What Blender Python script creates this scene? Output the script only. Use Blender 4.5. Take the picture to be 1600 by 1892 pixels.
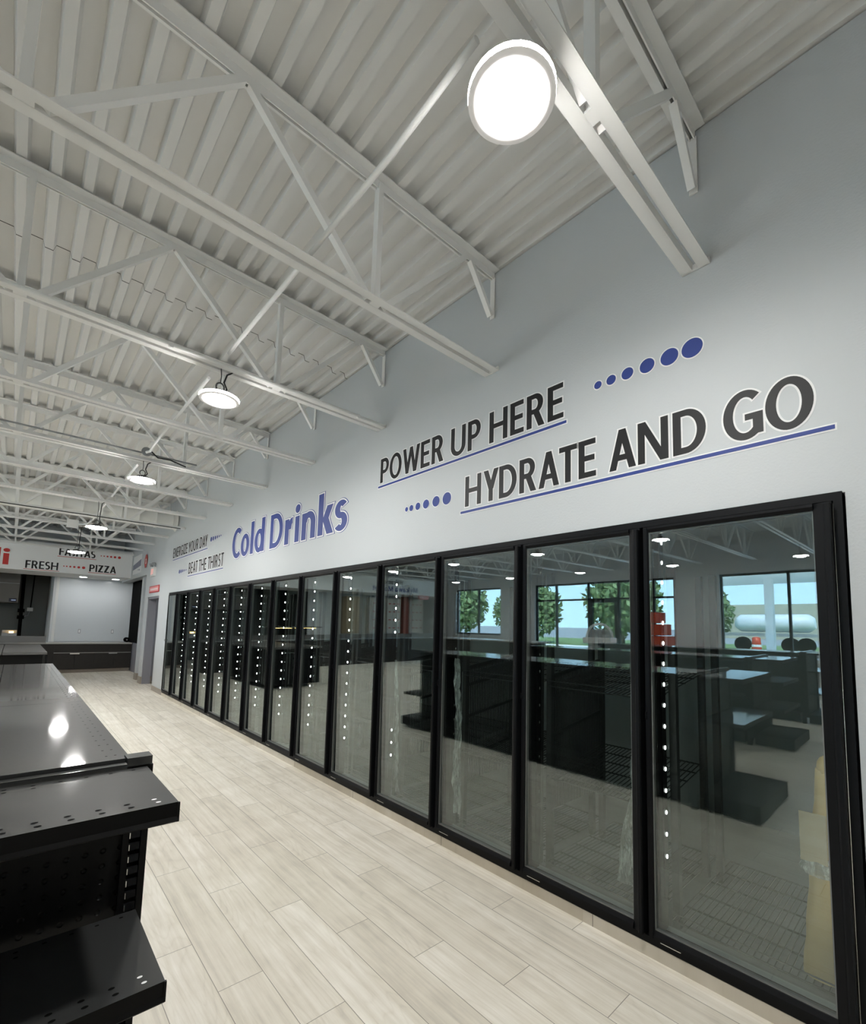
import bpy, bmesh, math, random
from mathutils import Vector, Matrix
for o in list(bpy.data.objects): bpy.data.objects.remove(o)
scene = bpy.context.scene
COL = scene.collection
R = math.radians
rnd = random.Random(7)

# ------------------------------------------------------------------ camera, world, exposure
YAW, PITCH, ROLL = 0.7318, 0.0935, 0.0277
FPX, PCY = 856.53, 1080.2
fwd = Vector((math.sin(YAW)*math.cos(PITCH), math.cos(YAW)*math.cos(PITCH), math.sin(PITCH)))
rgt0 = Vector((math.cos(YAW), -math.sin(YAW), 0)); up0 = rgt0.cross(fwd)
rgt = rgt0*math.cos(ROLL) + up0*math.sin(ROLL); upv = up0*math.cos(ROLL) - rgt0*math.sin(ROLL)
cam = bpy.data.cameras.new('camera'); camo = bpy.data.objects.new('camera', cam); COL.objects.link(camo)
m = Matrix((rgt, upv, -fwd)).transposed().to_4x4(); m.translation = (-2.4031, 0.0, 1.5378); camo.matrix_world = m
cam.sensor_fit = 'HORIZONTAL'; cam.sensor_width = 36; cam.lens = FPX/1600*36
cam.shift_x = 0; cam.shift_y = (PCY-946)/1600; cam.clip_start = 0.02; cam.clip_end = 400
scene.camera = camo
vs = scene.view_settings
vs.view_transform = 'Standard'; vs.look = 'None'; vs.gamma = 1; vs.use_curve_mapping = False; vs.exposure = 0.0
LAMP_POWER = 440.0
SKY_POWER = 8.0
LENS_GLOW = 0.22
EDGE_GLOW = 125.0
w = bpy.data.worlds.new('sky'); scene.world = w; w.use_nodes = True
nt = w.node_tree; nt.nodes.clear()
wo = nt.nodes.new('ShaderNodeOutputWorld'); bg = nt.nodes.new('ShaderNodeBackground'); nt.links.new(bg.outputs[0], wo.inputs[0])
tc = nt.nodes.new('ShaderNodeTexCoord'); sx = nt.nodes.new('ShaderNodeSeparateXYZ'); nt.links.new(tc.outputs['Generated'], sx.inputs[0])
rp = nt.nodes.new('ShaderNodeValToRGB'); nt.links.new(sx.outputs[2], rp.inputs[0]); nt.links.new(rp.outputs[0], bg.inputs[0])
rp.color_ramp.elements[0].position = 0.0; rp.color_ramp.elements[0].color = (.50, .76, .98, 1)
rp.color_ramp.elements[1].position = 0.35; rp.color_ramp.elements[1].color = (.30, .55, .90, 1)
bg.inputs[1].default_value = SKY_POWER
sun = bpy.data.lights.new('sun', 'SUN'); sun.energy = 14.0; sun.angle = R(0.6); sun.color = (1, .96, .9)
suno = bpy.data.objects.new('sun', sun); COL.objects.link(suno); suno.rotation_euler = (R(20), R(28), 0); suno.location = (0, 0, 30)
cy = scene.cycles
cy.max_bounces = 10; cy.diffuse_bounces = 5; cy.glossy_bounces = 5; cy.transmission_bounces = 4; cy.transparent_max_bounces = 24
cy.use_denoising = True; cy.sample_clamp_indirect = 8.0; cy.caustics_reflective = False; cy.caustics_refractive = False
try: cy.denoiser = 'OPENIMAGEDENOISE'
except Exception: pass

# ------------------------------------------------------------------ materials
def s2l(c): return tuple((v/12.92 if v <= .04045 else ((v+.055)/1.055)**2.4) for v in c)
def rgb(r, g, b): return s2l((r/255, g/255, b/255)) + (1,)
MATS = {}
LEDOFF = None
def newmat(name):
    m = bpy.data.materials.new(name); m.use_nodes = True; t = m.node_tree; t.nodes.clear()
    out = t.nodes.new('ShaderNodeOutputMaterial'); MATS[name] = m
    return m, t, out
def N(t, typ, **k):
    n = t.nodes.new(typ)
    for a, b in k.items(): setattr(n, a, b)
    return n
def L(t, a, b): t.links.new(a, b)
def pbr(name, col, rough=.5, metal=0., spec=.5, bump=0., bscale=120., var=0., vscale=3., coat=0.):
    m, t, out = newmat(name)
    p = N(t, 'ShaderNodeBsdfPrincipled'); L(t, p.outputs[0], out.inputs[0])
    p.inputs['Base Color'].default_value = col; p.inputs['Roughness'].default_value = rough
    p.inputs['Metallic'].default_value = metal; p.inputs['Specular IOR Level'].default_value = spec
    if coat: p.inputs['Coat Weight'].default_value = coat; p.inputs['Coat Roughness'].default_value = .055
    tc = N(t, 'ShaderNodeTexCoord')
    if bump:
        n = N(t, 'ShaderNodeTexNoise'); n.inputs['Scale'].default_value = bscale; n.inputs['Detail'].default_value = 3
        L(t, tc.outputs['Object'], n.inputs['Vector'])
        b = N(t, 'ShaderNodeBump'); b.inputs['Strength'].default_value = bump; b.inputs['Distance'].default_value = .004
        L(t, n.outputs[0], b.inputs['Height']); L(t, b.outputs[0], p.inputs['Normal'])
    if var:
        n = N(t, 'ShaderNodeTexNoise'); n.inputs['Scale'].default_value = vscale; n.inputs['Detail'].default_value = 5
        L(t, tc.outputs['Object'], n.inputs['Vector'])
        mx = N(t, 'ShaderNodeMix', data_type='RGBA')
        mx.inputs[6].default_value = tuple(c*(1-var) for c in col[:3])+(1,); mx.inputs[7].default_value = tuple(min(1, c*(1+var)) for c in col[:3])+(1,)
        L(t, n.outputs[0], mx.inputs[0]); L(t, mx.outputs[2], p.inputs['Base Color'])
        mr = N(t, 'ShaderNodeMapRange'); mr.inputs[3].default_value = max(0, rough-.06); mr.inputs[4].default_value = rough+.06
        L(t, n.outputs[0], mr.inputs[0]); L(t, mr.outputs[0], p.inputs['Roughness'])
    return m
def emis(name, col, st):
    m, t, out = newmat(name); e = N(t, 'ShaderNodeEmission'); e.inputs[0].default_value = col; e.inputs[1].default_value = st
    L(t, e.outputs[0], out.inputs[0]); return m
def glass(name, tint, add=.05, mul=1.3, rough=0.0):
    m, t, out = newmat(name)
    tr = N(t, 'ShaderNodeBsdfTransparent'); tr.inputs[0].default_value = tint
    gl = N(t, 'ShaderNodeBsdfGlossy'); gl.inputs['Roughness'].default_value = rough; gl.inputs[0].default_value = (.93, 1, .99, 1)
    fr = N(t, 'ShaderNodeFresnel'); fr.inputs[0].default_value = 1.5
    ma = N(t, 'ShaderNodeMath', operation='MULTIPLY_ADD', use_clamp=True); ma.inputs[1].default_value = mul; ma.inputs[2].default_value = add
    ge = N(t, 'ShaderNodeNewGeometry'); mi = N(t, 'ShaderNodeMapRange'); mi.inputs[3].default_value = 1.5; mi.inputs[4].default_value = 1/1.5
    L(t, ge.outputs['Backfacing'], mi.inputs[0]); L(t, mi.outputs[0], fr.inputs[0])
    L(t, fr.outputs[0], ma.inputs[0])
    mx = N(t, 'ShaderNodeMixShader'); L(t, ma.outputs[0], mx.inputs[0]); L(t, tr.outputs[0], mx.inputs[1]); L(t, gl.outputs[0], mx.inputs[2])
    L(t, mx.outputs[0], out.inputs[0]); return m

WALL = pbr('wall_paint', (.535, .56, .575, 1), .55, bump=.25, bscale=90, spec=.35)
WALL2 = pbr('back_wall_paint', (.62, .635, .64, 1), .6, bump=.15, bscale=90, spec=.3)
DECK = pbr('deck_paint', (.72, .72, .705, 1), .55, spec=.3, var=.05, vscale=2)
STEEL = pbr('joist_paint', (.84, .84, .825, 1), .45, spec=.4)
SEAMD = pbr('deck_gap', (.02, .02, .02, 1), .9)
BLK = pbr('black_aluminium', (.005, .0055, .0065, 1), .45, spec=.13)
BLK2 = pbr('matte_black', (.003, .003, .003, 1), .8, spec=.03)  # dull black of tile joints, pipes, wheels, rolls and the tall panel
GOND = pbr('black_gloss_shelf', (.034, .035, .035, 1), .45, spec=.06, bump=.03, bscale=22, coat=.62)
GOND2 = pbr('black_satin_shelf', (.0035, .0035, .0035, 1), .5, spec=.12)
WIRE = pbr('black_wire', (.045, .047, .047, 1), .35, spec=.5)
GREYT = pbr('gasket_grey', (.16, .165, .16, 1), .35, spec=.5)
CHROME = pbr('bright_metal', (.75, .75, .73, 1), .25, metal=1)
STAIN = pbr('stainless', (.30, .30, .29, 1), .32, metal=1, bump=.02, bscale=40)
HOODM = pbr('hood_stainless', (.12, .115, .105, 1), .45, metal=.5)
COOLW = pbr('cooler_lining', (.48, .50, .49, 1), .5)
COOLF = pbr('cooler_floor', (.30, .31, .30, 1), .5, var=.1)
CAB = pbr('dark_laminate', (.030, .028, .026, 1), .5, var=.2, vscale=9, spec=.3)
WTOP = pbr('worktop', (.45, .45, .43, 1), .35)
DARKK = pbr('kitchen_wall', (.06, .068, .064, 1), .45, var=.06)
PANEL = pbr('glossy_white_panel', (.60, .63, .65, 1), .18, spec=.5)
TRIMW = pbr('white_trim', (.72, .72, .70, 1), .4)
TILEB = pbr('base_tile', (.30, .265, .225, 1), .45, var=.15, vscale=14)
INK = pbr('black_vinyl', (.018, .018, .019, 1), .5, spec=.25)
BLUE = pbr('blue_vinyl', rgb(54, 70, 136), .5, spec=.25)
RED = pbr('red_vinyl', rgb(190, 44, 40), .45)
WHITE = pbr('white_vinyl', (.80, .80, .80, 1), .5)
PURP = pbr('purple_grey_print', rgb(120, 120, 140), .5)
DOORP = pbr('grey_door_paint', (.22, .22, .25, 1), .5)
KRAFT = pbr('kraft_paper', rgb(205, 172, 104), .5, bump=.3, bscale=16, var=.12, vscale=8)
PAPER = pbr('white_paper', (.72, .70, .64, 1), .7, var=.05)
ORANGE = pbr('orange_plastic', rgb(196, 70, 40), .45)
BEIGE = pbr('beige_board', rgb(188, 170, 140), .6)
DUCT = pbr('duct_paint', (.78, .78, .75, 1), .5)
CABLE = pbr('black_cable', (.012, .012, .012, 1), .5)
BOXG = pbr('junction_box_grey', (.30, .31, .32, 1), .5)
HOUS = pbr('lamp_housing', (.09, .09, .09, 1), .4)
RUBB = pbr('dark_slot', (.002, .002, .002, 1), .9, spec=.1)
CONC = pbr('concrete_apron', (.80, .79, .75, 1), .8, var=.05)
GRASS = pbr('grass', (.16, .24, .07, 1), .9, var=.3, vscale=1.5)
ROAD = pbr('asphalt', (.30, .30, .30, 1), .9)
BARK = pbr('bark', (.12, .09, .06, 1), .9)
LEAF = pbr('leaves', (.16, .23, .085, 1), .6, var=.35, vscale=2)
TANKM = pbr('tank_white', (.75, .78, .80, 1), .3)
SKYC = pbr('canopy_white', (.75, .76, .74, 1), .5)
FIELD = pbr('beige_metal_siding', (.50, .48, .36, 1), .7)
LAMP = emis('lamp_light', (1, .985, .95, 1), LAMP_POWER)
LED = emis('led_light', (1, 1, .98, 1), 30.0)
DOWN = emis('downlight_light', (1, 1, 1, 1), 75.0)
WARM = emis('warmer_light', (1, .62, .22, 1), 9.0)
SCREEN = emis('screen_light', (.35, .42, .60, 1), .5)
EXITL = emis('exit_sign_light', (1, .45, .40, 1), 1.0)
GLASS = glass('cooler_glass', (.80, .845, .83, 1), .055, 1.4)
WGLASS = glass('window_glass', (.93, .96, .95, 1), .0, 1.0)
LENS = pbr('frosted_lamp_lens', (.70, .69, .68, 1), .25)
FILM = None
def film():
    m, t, out = newmat('clear_plastic_film')
    tr = N(t, 'ShaderNodeBsdfTransparent'); tr.inputs[0].default_value = (.93, .95, .94, 1)
    p = N(t, 'ShaderNodeBsdfPrincipled'); p.inputs['Base Color'].default_value = (.85, .88, .86, 1); p.inputs['Roughness'].default_value = .15
    tc = N(t, 'ShaderNodeTexCoord'); mp = N(t, 'ShaderNodeMapping'); mp.inputs['Scale'].default_value = (1, 1, .16)
    n = N(t, 'ShaderNodeTexNoise'); n.inputs['Scale'].default_value = 48; n.inputs['Detail'].default_value = 3; n.inputs['Distortion'].default_value = 1.2
    L(t, tc.outputs['Object'], mp.inputs[0]); L(t, mp.outputs[0], n.inputs['Vector'])
    b = N(t, 'ShaderNodeBump'); b.inputs['Strength'].default_value = 1; b.inputs['Distance'].default_value = .03
    L(t, n.outputs[0], b.inputs['Height']); L(t, b.outputs[0], p.inputs['Normal'])
    mr = N(t, 'ShaderNodeMapRange'); mr.inputs[1].default_value = .45; mr.inputs[2].default_value = .75; mr.inputs[3].default_value = .30; mr.inputs[4].default_value = 1.0
    L(t, n.outputs[0], mr.inputs[0])
    mx = N(t, 'ShaderNodeMixShader'); L(t, mr.outputs[0], mx.inputs[0]); L(t, tr.outputs[0], mx.inputs[1]); L(t, p.outputs[0], mx.inputs[2]); L(t, mx.outputs[0], out.inputs[0])
    return m
FILM = film()

def plank_material(name, tone=(1, 1, 1), tiles=True):
    # wood-look porcelain planks 0.19 x 1.152 m laid along y with a one-third stair step
    m, t, out = newmat(name)
    p = N(t, 'ShaderNodeBsdfPrincipled'); L(t, p.outputs[0], out.inputs[0])
    p.inputs['Roughness'].default_value = .42; p.inputs['Specular IOR Level'].default_value = .35
    geo = N(t, 'ShaderNodeNewGeometry'); sp = N(t, 'ShaderNodeSeparateXYZ'); L(t, geo.outputs['Position'], sp.inputs[0])
    def M(op, a, b=None, c=None):
        n = N(t, 'ShaderNodeMath', operation=op)
        for i, v in enumerate((a, b, c)):
            if v is None: continue
            if isinstance(v, (int, float)): n.inputs[i].default_value = v
            else: L(t, v, n.inputs[i])
        return n.outputs[0]
    W_, L_ = .19, 1.152
    u = M('DIVIDE', M('SUBTRACT', -.31, sp.outputs[0]), W_)
    colu = M('FLOOR', u); fu = M('FRACT', u)
    v = M('DIVIDE', M('SUBTRACT', M('SUBTRACT', sp.outputs[1], .997), M('MULTIPLY', colu, .3795)), L_)
    row = M('FLOOR', v); fv = M('FRACT', v)
    du = M('MULTIPLY', M('MINIMUM', fu, M('SUBTRACT', 1, fu)), W_)
    dv = M('MULTIPLY', M('MINIMUM', fv, M('SUBTRACT', 1, fv)), L_)
    dist = M('MINIMUM', du, dv)
    line = N(t, 'ShaderNodeMapRange'); line.inputs[1].default_value = .0006; line.inputs[2].default_value = .0022; L(t, dist, line.inputs[0])
    idv = M('ADD', M('MULTIPLY', colu, 7.31), M('MULTIPLY', row, 3.77))
    wn = N(t, 'ShaderNodeTexWhiteNoise', noise_dimensions='1D'); L(t, idv, wn.inputs['W'])
    cmb = N(t, 'ShaderNodeCombineXYZ')
    L(t, M('MULTIPLY', sp.outputs[0], 1.0), cmb.inputs[0]); L(t, M('MULTIPLY', sp.outputs[1], .05), cmb.inputs[1]); L(t, M('MULTIPLY', wn.outputs[0], 40), cmb.inputs[2])
    n1 = N(t, 'ShaderNodeTexNoise'); n1.inputs['Scale'].default_value = 30; n1.inputs['Detail'].default_value = 8; n1.inputs['Roughness'].default_value = .66; n1.inputs['Distortion'].default_value = .15
    L(t, cmb.outputs[0], n1.inputs['Vector'])
    # cathedral rings
    cmb2 = N(t, 'ShaderNodeCombineXYZ')
    L(t, sp.outputs[0], cmb2.inputs[0]); L(t, M('MULTIPLY', sp.outputs[1], .16), cmb2.inputs[1]); L(t, M('MULTIPLY', wn.outputs[0], 17), cmb2.inputs[2])
    n2 = N(t, 'ShaderNodeTexNoise'); n2.inputs['Scale'].default_value = 6; n2.inputs['Detail'].default_value = 1.5
    L(t, cmb2.outputs[0], n2.inputs['Vector'])
    rings = M('FRACT', M('MULTIPLY', n2.outputs[0], 17))
    rings = M('MULTIPLY', M('SUBTRACT', 1, M('MULTIPLY', M('ABSOLUTE', M('SUBTRACT', rings, .5)), 2)), M('GREATER_THAN', wn.outputs[0], .35))
    mott = N(t, 'ShaderNodeTexNoise'); mott.inputs['Scale'].default_value = 5; mott.inputs['Detail'].default_value = 4; L(t, geo.outputs['Position'], mott.inputs['Vector'])
    f = M('ADD', M('ADD', M('MULTIPLY', n1.outputs[0], .95), .27), M('MULTIPLY', M('POWER', rings, 4), -.10))
    f = M('ADD', f, M('MULTIPLY', M('SUBTRACT', mott.outputs[0], .5), .35))
    f = M('ADD', f, M('MULTIPLY', M('SUBTRACT', wn.outputs[0], .5), .22))
    cr = N(t, 'ShaderNodeValToRGB'); L(t, f, cr.inputs[0])
    e = cr.color_ramp.elements
    def tc_(r, g, b):
        c = rgb(r, g, b); return tuple(c[i]*tone[i] for i in range(3))+(1,)
    e[0].position = .30; e[0].color = tc_(190, 183, 170)
    e[1].position = 1.05; e[1].color = tc_(252, 247, 236)
    k = e.new(.68); k.color = tc_(232, 225, 210)
    mx = N(t, 'ShaderNodeMix', data_type='RGBA'); mx.inputs[6].default_value = tc_(150, 142, 130); L(t, cr.outputs[0], mx.inputs[7]); L(t, line.outputs[0], mx.inputs[0])
    L(t, mx.outputs[2] if tiles else cr.outputs[0], p.inputs['Base Color'])
    b = N(t, 'ShaderNodeBump'); b.inputs['Strength'].default_value = .25; b.inputs['Distance'].default_value = .002
    L(t, M('ADD', M('MULTIPLY', n1.outputs[0], .25), line.outputs[0]), b.inputs['Height']); L(t, b.outputs[0], p.inputs['Normal'])
    return m
FLOOR = plank_material('wood_look_plank_tile')
BASET = plank_material('wood_look_base_tile', (.62, .60, .57), False)

def pegboard():
    m, t, out = newmat('black_pegboard')
    p = N(t, 'ShaderNodeBsdfPrincipled'); L(t, p.outputs[0], out.inputs[0])
    p.inputs['Base Color'].default_value = (.003, .003, .003, 1); p.inputs['Roughness'].default_value = .45; p.inputs['Specular IOR Level'].default_value = .2
    geo = N(t, 'ShaderNodeNewGeometry'); sp = N(t, 'ShaderNodeSeparateXYZ'); L(t, geo.outputs['Position'], sp.inputs[0])
    def M(op, a, b=None):
        n = N(t, 'ShaderNodeMath', operation=op)
        for i, v in enumerate((a, b)):
            if v is None: continue
            if isinstance(v, (int, float)): n.inputs[i].default_value = v
            else: L(t, v, n.inputs[i])
        return n.outputs[0]
    h = M('ADD', sp.outputs[0], sp.outputs[1])
    a = M('SUBTRACT', M('FRACT', M('DIVIDE', h, .0381)), .5); c = M('SUBTRACT', M('FRACT', M('DIVIDE', sp.outputs[2], .0381)), .5)
    d = M('SQRT', M('ADD', M('MULTIPLY', a, a), M('MULTIPLY', c, c)))
    mr = N(t, 'ShaderNodeMapRange'); mr.inputs[1].default_value = .10; mr.inputs[2].default_value = .19; L(t, d, mr.inputs[0])
    b = N(t, 'ShaderNodeBump'); b.inputs['Strength'].default_value = 1; b.inputs['Distance'].default_value = .008
    L(t, mr.outputs[0], b.inputs['Height']); L(t, b.outputs[0], p.inputs['Normal'])
    return m
PEG = pegboard()

# ------------------------------------------------------------------ mesh building
class MB:
    def __init__(s): s.v = []; s.f = []; s.mi = []; s.sm = []
    def face(s, pts, mi=0, smooth=False):
        b = len(s.v); s.v += [tuple(p) for p in pts]; s.f.append(tuple(range(b, b+len(pts)))); s.mi.append(mi); s.sm.append(smooth)
    def box(s, x0, y0, z0, x1, y1, z1, mi=0):
        if x0 > x1: x0, x1 = x1, x0
        if y0 > y1: y0, y1 = y1, y0
        if z0 > z1: z0, z1 = z1, z0
        b = len(s.v)
        s.v += [(x0, y0, z0), (x1, y0, z0), (x1, y1, z0), (x0, y1, z0), (x0, y0, z1), (x1, y0, z1), (x1, y1, z1), (x0, y1, z1)]
        for q in ((0, 3, 2, 1), (4, 5, 6, 7), (0, 1, 5, 4), (1, 2, 6, 5), (2, 3, 7, 6), (3, 0, 4, 7)):
            s.f.append(tuple(b+i for i in q)); s.mi.append(mi); s.sm.append(False)
        return s
    def prism(s, poly, axis, a0, a1, mi=0):
        # poly: closed 2-D outline; axis: extrusion axis; other two axes in xyz order
        def P(u, v, a): return {'x': (a, u, v), 'y': (u, a, v), 'z': (u, v, a)}[axis]
        b = len(s.v); n = len(poly)
        s.v += [P(u, v, a0) for u, v in poly] + [P(u, v, a1) for u, v in poly]
        for i in range(n):
            j = (i+1) % n; s.f.append((b+i, b+j, b+n+j, b+n+i)); s.mi.append(mi); s.sm.append(False)
        s.f.append(tuple(b+i for i in range(n))); s.f.append(tuple(b+n+i for i in reversed(range(n)))); s.mi += [mi, mi]; s.sm += [False, False]
        return s
    def tube(s, pts, r, seg=8, mi=0, cap=True, smooth=True):
        pts = [Vector(p) for p in pts]; rings = []
        up = None
        for i, p in enumerate(pts):
            d = (pts[min(i+1, len(pts)-1)] - pts[max(i-1, 0)]).normalized()
            if up is None or abs(up.dot(d)) > .95:
                up = Vector((0, 0, 1)) if abs(d.z) < .9 else Vector((1, 0, 0))
            a = d.cross(up).normalized(); c = a.cross(d).normalized(); up = c
            rr = r[i] if isinstance(r, (list, tuple)) else r
            b = len(s.v); s.v += [tuple(p + (a*math.cos(2*math.pi*k/seg) + c*math.sin(2*math.pi*k/seg))*rr) for k in range(seg)]
            rings.append(b)
        for A, B in zip(rings, rings[1:]):
            for k in range(seg):
                l = (k+1) % seg; s.f.append((A+k, A+l, B+l, B+k)); s.mi.append(mi); s.sm.append(smooth)
        if cap:
            s.f.append(tuple(rings[0]+k for k in reversed(range(seg)))); s.f.append(tuple(rings[-1]+k for k in range(seg))); s.mi += [mi, mi]; s.sm += [False, False]
        return s
    def bar(s, p, q, w, h, mi=0, upv=(0, 1, 0)):
        # rectangular bar from p to q
        p, q = Vector(p), Vector(q); d = (q-p).normalized(); a = Vector(upv)
        a = (a - d*a.dot(d)).normalized(); c = d.cross(a)
        b = len(s.v)
        for o in (p, q):
            s.v += [tuple(o + a*i*w/2 + c*j*h/2) for i, j in ((-1, -1), (1, -1), (1, 1), (-1, 1))]
        for qd in ((0, 1, 5, 4), (1, 2, 6, 5), (2, 3, 7, 6), (3, 0, 4, 7), (3, 2, 1, 0), (4, 5, 6, 7)):
            s.f.append(tuple(b+i for i in qd)); s.mi.append(mi); s.sm.append(False)
        return s
    def lathe(s, c, prof, seg=32, mi=0, smooth=True):
        # prof: (radius, z) pairs around the vertical through c
        rings = []
        for r, z in prof:
            b = len(s.v); s.v += [(c[0]+r*math.cos(2*math.pi*k/seg), c[1]+r*math.sin(2*math.pi*k/seg), c[2]+z) for k in range(seg)]; rings.append(b)
        for A, B in zip(rings, rings[1:]):
            for k in range(seg):
                l = (k+1) % seg; s.f.append((A+k, A+l, B+l, B+k)); s.mi.append(mi); s.sm.append(smooth)
        return s
    def disc(s, c, r, axis='z', seg=24, mi=0, rx=None):
        rx = rx or r; pts = []
        for k in range(seg):
            a = 2*math.pi*k/seg; u, v = rx*math.cos(a), r*math.sin(a)
            pts.append({'z': (c[0]+u, c[1]+v, c[2]), 'x': (c[0], c[1]+u, c[2]+v), 'y': (c[0]+u, c[1], c[2]+v)}[axis])
        s.face(pts, mi); return s
    def ball(s, c, r, mi=0, seg=8, rings=5, sc=(1, 1, 1)):
        b = len(s.v)
        for i in range(rings+1):
            th = math.pi*i/rings
            for k in range(seg):
                a = 2*math.pi*k/seg; s.v.append((c[0]+r*sc[0]*math.sin(th)*math.cos(a), c[1]+r*sc[1]*math.sin(th)*math.sin(a), c[2]+r*sc[2]*math.cos(th)))
        for i in range(rings):
            for k in range(seg):
                l = (k+1) % seg; s.f.append((b+i*seg+k, b+(i+1)*seg+k, b+(i+1)*seg+l, b+i*seg+l)); s.mi.append(mi); s.sm.append(True)
        return s
    def build(s, name, mats, parent=None, bevel=0.):
        if not isinstance(mats, (list, tuple)): mats = [mats]
        off = Vector(parent['_loc']) if parent is not None and '_loc' in parent else Vector((0, 0, 0))
        me = bpy.data.meshes.new(name)
        me.from_pydata([tuple(Vector(v)-off) for v in s.v], [], s.f)
        for m in mats: me.materials.append(m)
        for p, mi, sm in zip(me.polygons, s.mi, s.sm): p.material_index = mi; p.use_smooth = sm
        me.update()
        o = bpy.data.objects.new(name, me); COL.objects.link(o)
        if parent is not None: o.parent = parent; o['_loc'] = tuple(off)
        if bevel:
            md = o.modifiers.new('bevel', 'BEVEL'); md.width = bevel; md.segments = 2; md.limit_method = 'ANGLE'; md.angle_limit = R(40)
        return o
def tag(o, label, cat, group=None, kind=None):
    o['label'] = label; o['category'] = cat
    if group: o['group'] = group
    if kind: o['kind'] = kind
    return o
def thing(name, label, cat, loc=(0, 0, 0), group=None):
    o = bpy.data.objects.new(name, None); COL.objects.link(o); o.location = loc; o.empty_display_size = .1
    o['_loc'] = tuple(loc); return tag(o, label, cat, group)
def struct(name, mb, m, bevel=0.):
    o = mb.build(name, m); o['kind'] = 'structure'; return o
def copy_tree(o, parent=None):
    c = o.copy(); COL.objects.link(c)
    if parent is not None: c.parent = parent
    for ch in list(o.children): copy_tree(ch, c)
    return c
ORD = ['first', 'second', 'third', 'fourth', 'fifth', 'sixth', 'seventh', 'eighth', 'ninth', 'tenth', 'eleventh', 'twelfth', 'thirteenth', 'fourteenth', 'fifteenth']

# ------------------------------------------------------------------ measured layout
Y0, P, ND = .2783, .762, 14            # right end of the first door, door pitch, doors
YE = Y0 + P*ND                         # 10.946
ZT, ZB = 2.123, .064                   # cooler frame top and bottom
XL, YB, YF = -12.5, 17.2, -3.5         # left wall, back wall, front wall
def JY(k): return .6951 + 1.3435*k     # near edge of joist k
ZBC, ZTC, ZDK = 3.365, 4.135, 4.14     # bottom chord underside, top chord top, deck

# ------------------------------------------------------------------ setting
f = MB(); f.box(XL-.2, YF-.2, -.15, 3.0, 21, 0); struct('floor', f, FLOOR)
wr = MB()
T = .2
wr.box(0, YF-.2, 0, T, Y0-.03, 4.128); wr.box(0, Y0-.03, ZT-.003, T, YE+.03, 4.128); wr.box(0, Y0-.03, 0, T, YE+.03, ZB)
wr.box(0, YE+.03, 0, T, 11.94, 4.128); wr.box(0, 11.94, 2.10, T, 13.2, 4.128); wr.box(0, 13.2, 0, T, 13.5, 4.128)
wr.box(0, 13.5, 2.68, T, YB+.2, 4.128); wr.box(.06, 14.1, 0, T+.02, 14.32, 2.68)
struct('wall_right', wr, WALL)
# left wall with three glazed openings
WINS = [(.55, 4.33, .86, 3.02), (5.55, 10.65, 0, 3.02), (12.35, 14.95, 1.04, 3.02)]
wl = MB(); yy = YF-.2
for a, b, z0, z1 in WINS:
    wl.box(XL-.25, yy, 0, XL, a, 4.4); wl.box(XL-.25, a, z1, XL, b, 4.4)
    if z0 > 0: wl.box(XL-.25, a, 0, XL, b, z0)
    yy = b
wl.box(XL-.25, yy, 0, XL, 21, 4.4); struct('wall_left', wl, WALL2)
wf = MB(); wf.box(XL-.2, YF-.2, 0, 3, YF, 4.4); struct('wall_front', wf, WALL2)
wb = MB(); wb.box(-1.55, YB, 0, 2.2, YB+.15, 4.4); wb.box(-1.62, YB-.02, 0, -1.52, 19.6, 3.4, 0)
wb.box(XL-.2, YB, 3.35, -1.55, YB+.15, 4.4); wb.box(XL-.2, YB, 0, -6.2, YB+.15, 3.4)
struct('wall_back', wb, WALL2)
wk = MB(); wk.box(-6.35, 19.5, 0, -1.5, 19.7, 3.6); struct('wall_kitchen', wk, DARKK)
wk = MB(); wk.box(-6.35, YB, 0, -6.2, 19.5, 3.6); struct('wall_kitchen_left', wk, DARKK)
wk = MB(); wk.box(-6.35, YB, 3.35, -1.5, 19.5, 3.45); struct('ceiling_kitchen', wk, DARKK)
so = MB(); so.box(XL, 15.6, 2.72, -.005, YB, 3.47); struct('trim_1', so, pbr('soffit_paint', (.78, .79, .79, 1), .55))
hr = MB(); hr.box(.34, 11.0, 0, .40, YB, 3.2); hr.box(2.2, -.6, 0, 2.3, 18, 3.2); hr.box(.2, 17.2, 0, 2.3, 17.3, 3.2); hr.box(.2, 11.0, 3.0, 2.3, 18, 3.1)
struct('wall_hall', hr, DOORP)
# corrugated roof deck (ribs run along y) in three lapped sheets, plus the roof above it
def deck_profile(x0, x1, per=.1524):
    pts = []; x = x0
    while x > x1:
        pts += [(x, .048), (x-.078, .048), (x-.092, 0), (x-.1384, 0), (x-.1522, .048)]; x -= per
    return pts
dk = MB(); prof = deck_profile(.1204, XL)
for (ya, yb, dz) in ((YF, 4.133, 0), (4.137, 10.21, .003), (10.214, YB+.2, 0)):
    for (xa, za), (xb, zb) in zip(prof, prof[1:]):
        dk.face([(xa, ya, ZDK+dz+za), (xb, ya, ZDK+dz+zb), (xb, yb, ZDK+dz+zb), (xa, yb, ZDK+dz+za)])
for ys in (4.131, 10.208):      # dark open lap joint between the sheets
    for (xa, za), (xb, zb) in zip(prof, prof[1:]):
        dk.face([(xa, ys, ZDK+za-.0012), (xb, ys, ZDK+zb-.0012), (xb, ys+.008, ZDK+zb-.0012), (xa, ys+.008, ZDK+za-.0012)], 1)
struct('ceiling', dk, [DECK, SEAMD])
rf = MB(); rf.box(XL-.25, YF-.2, 4.40, 3, 21, 4.6); rf.box(.05, YF-.2, 4.1, .22, YB+.2, 4.41); rf.box(.05, YF-.2, 4.19, -.05, YB+.2, 4.41); struct('roof', rf, WALL2)

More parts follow.
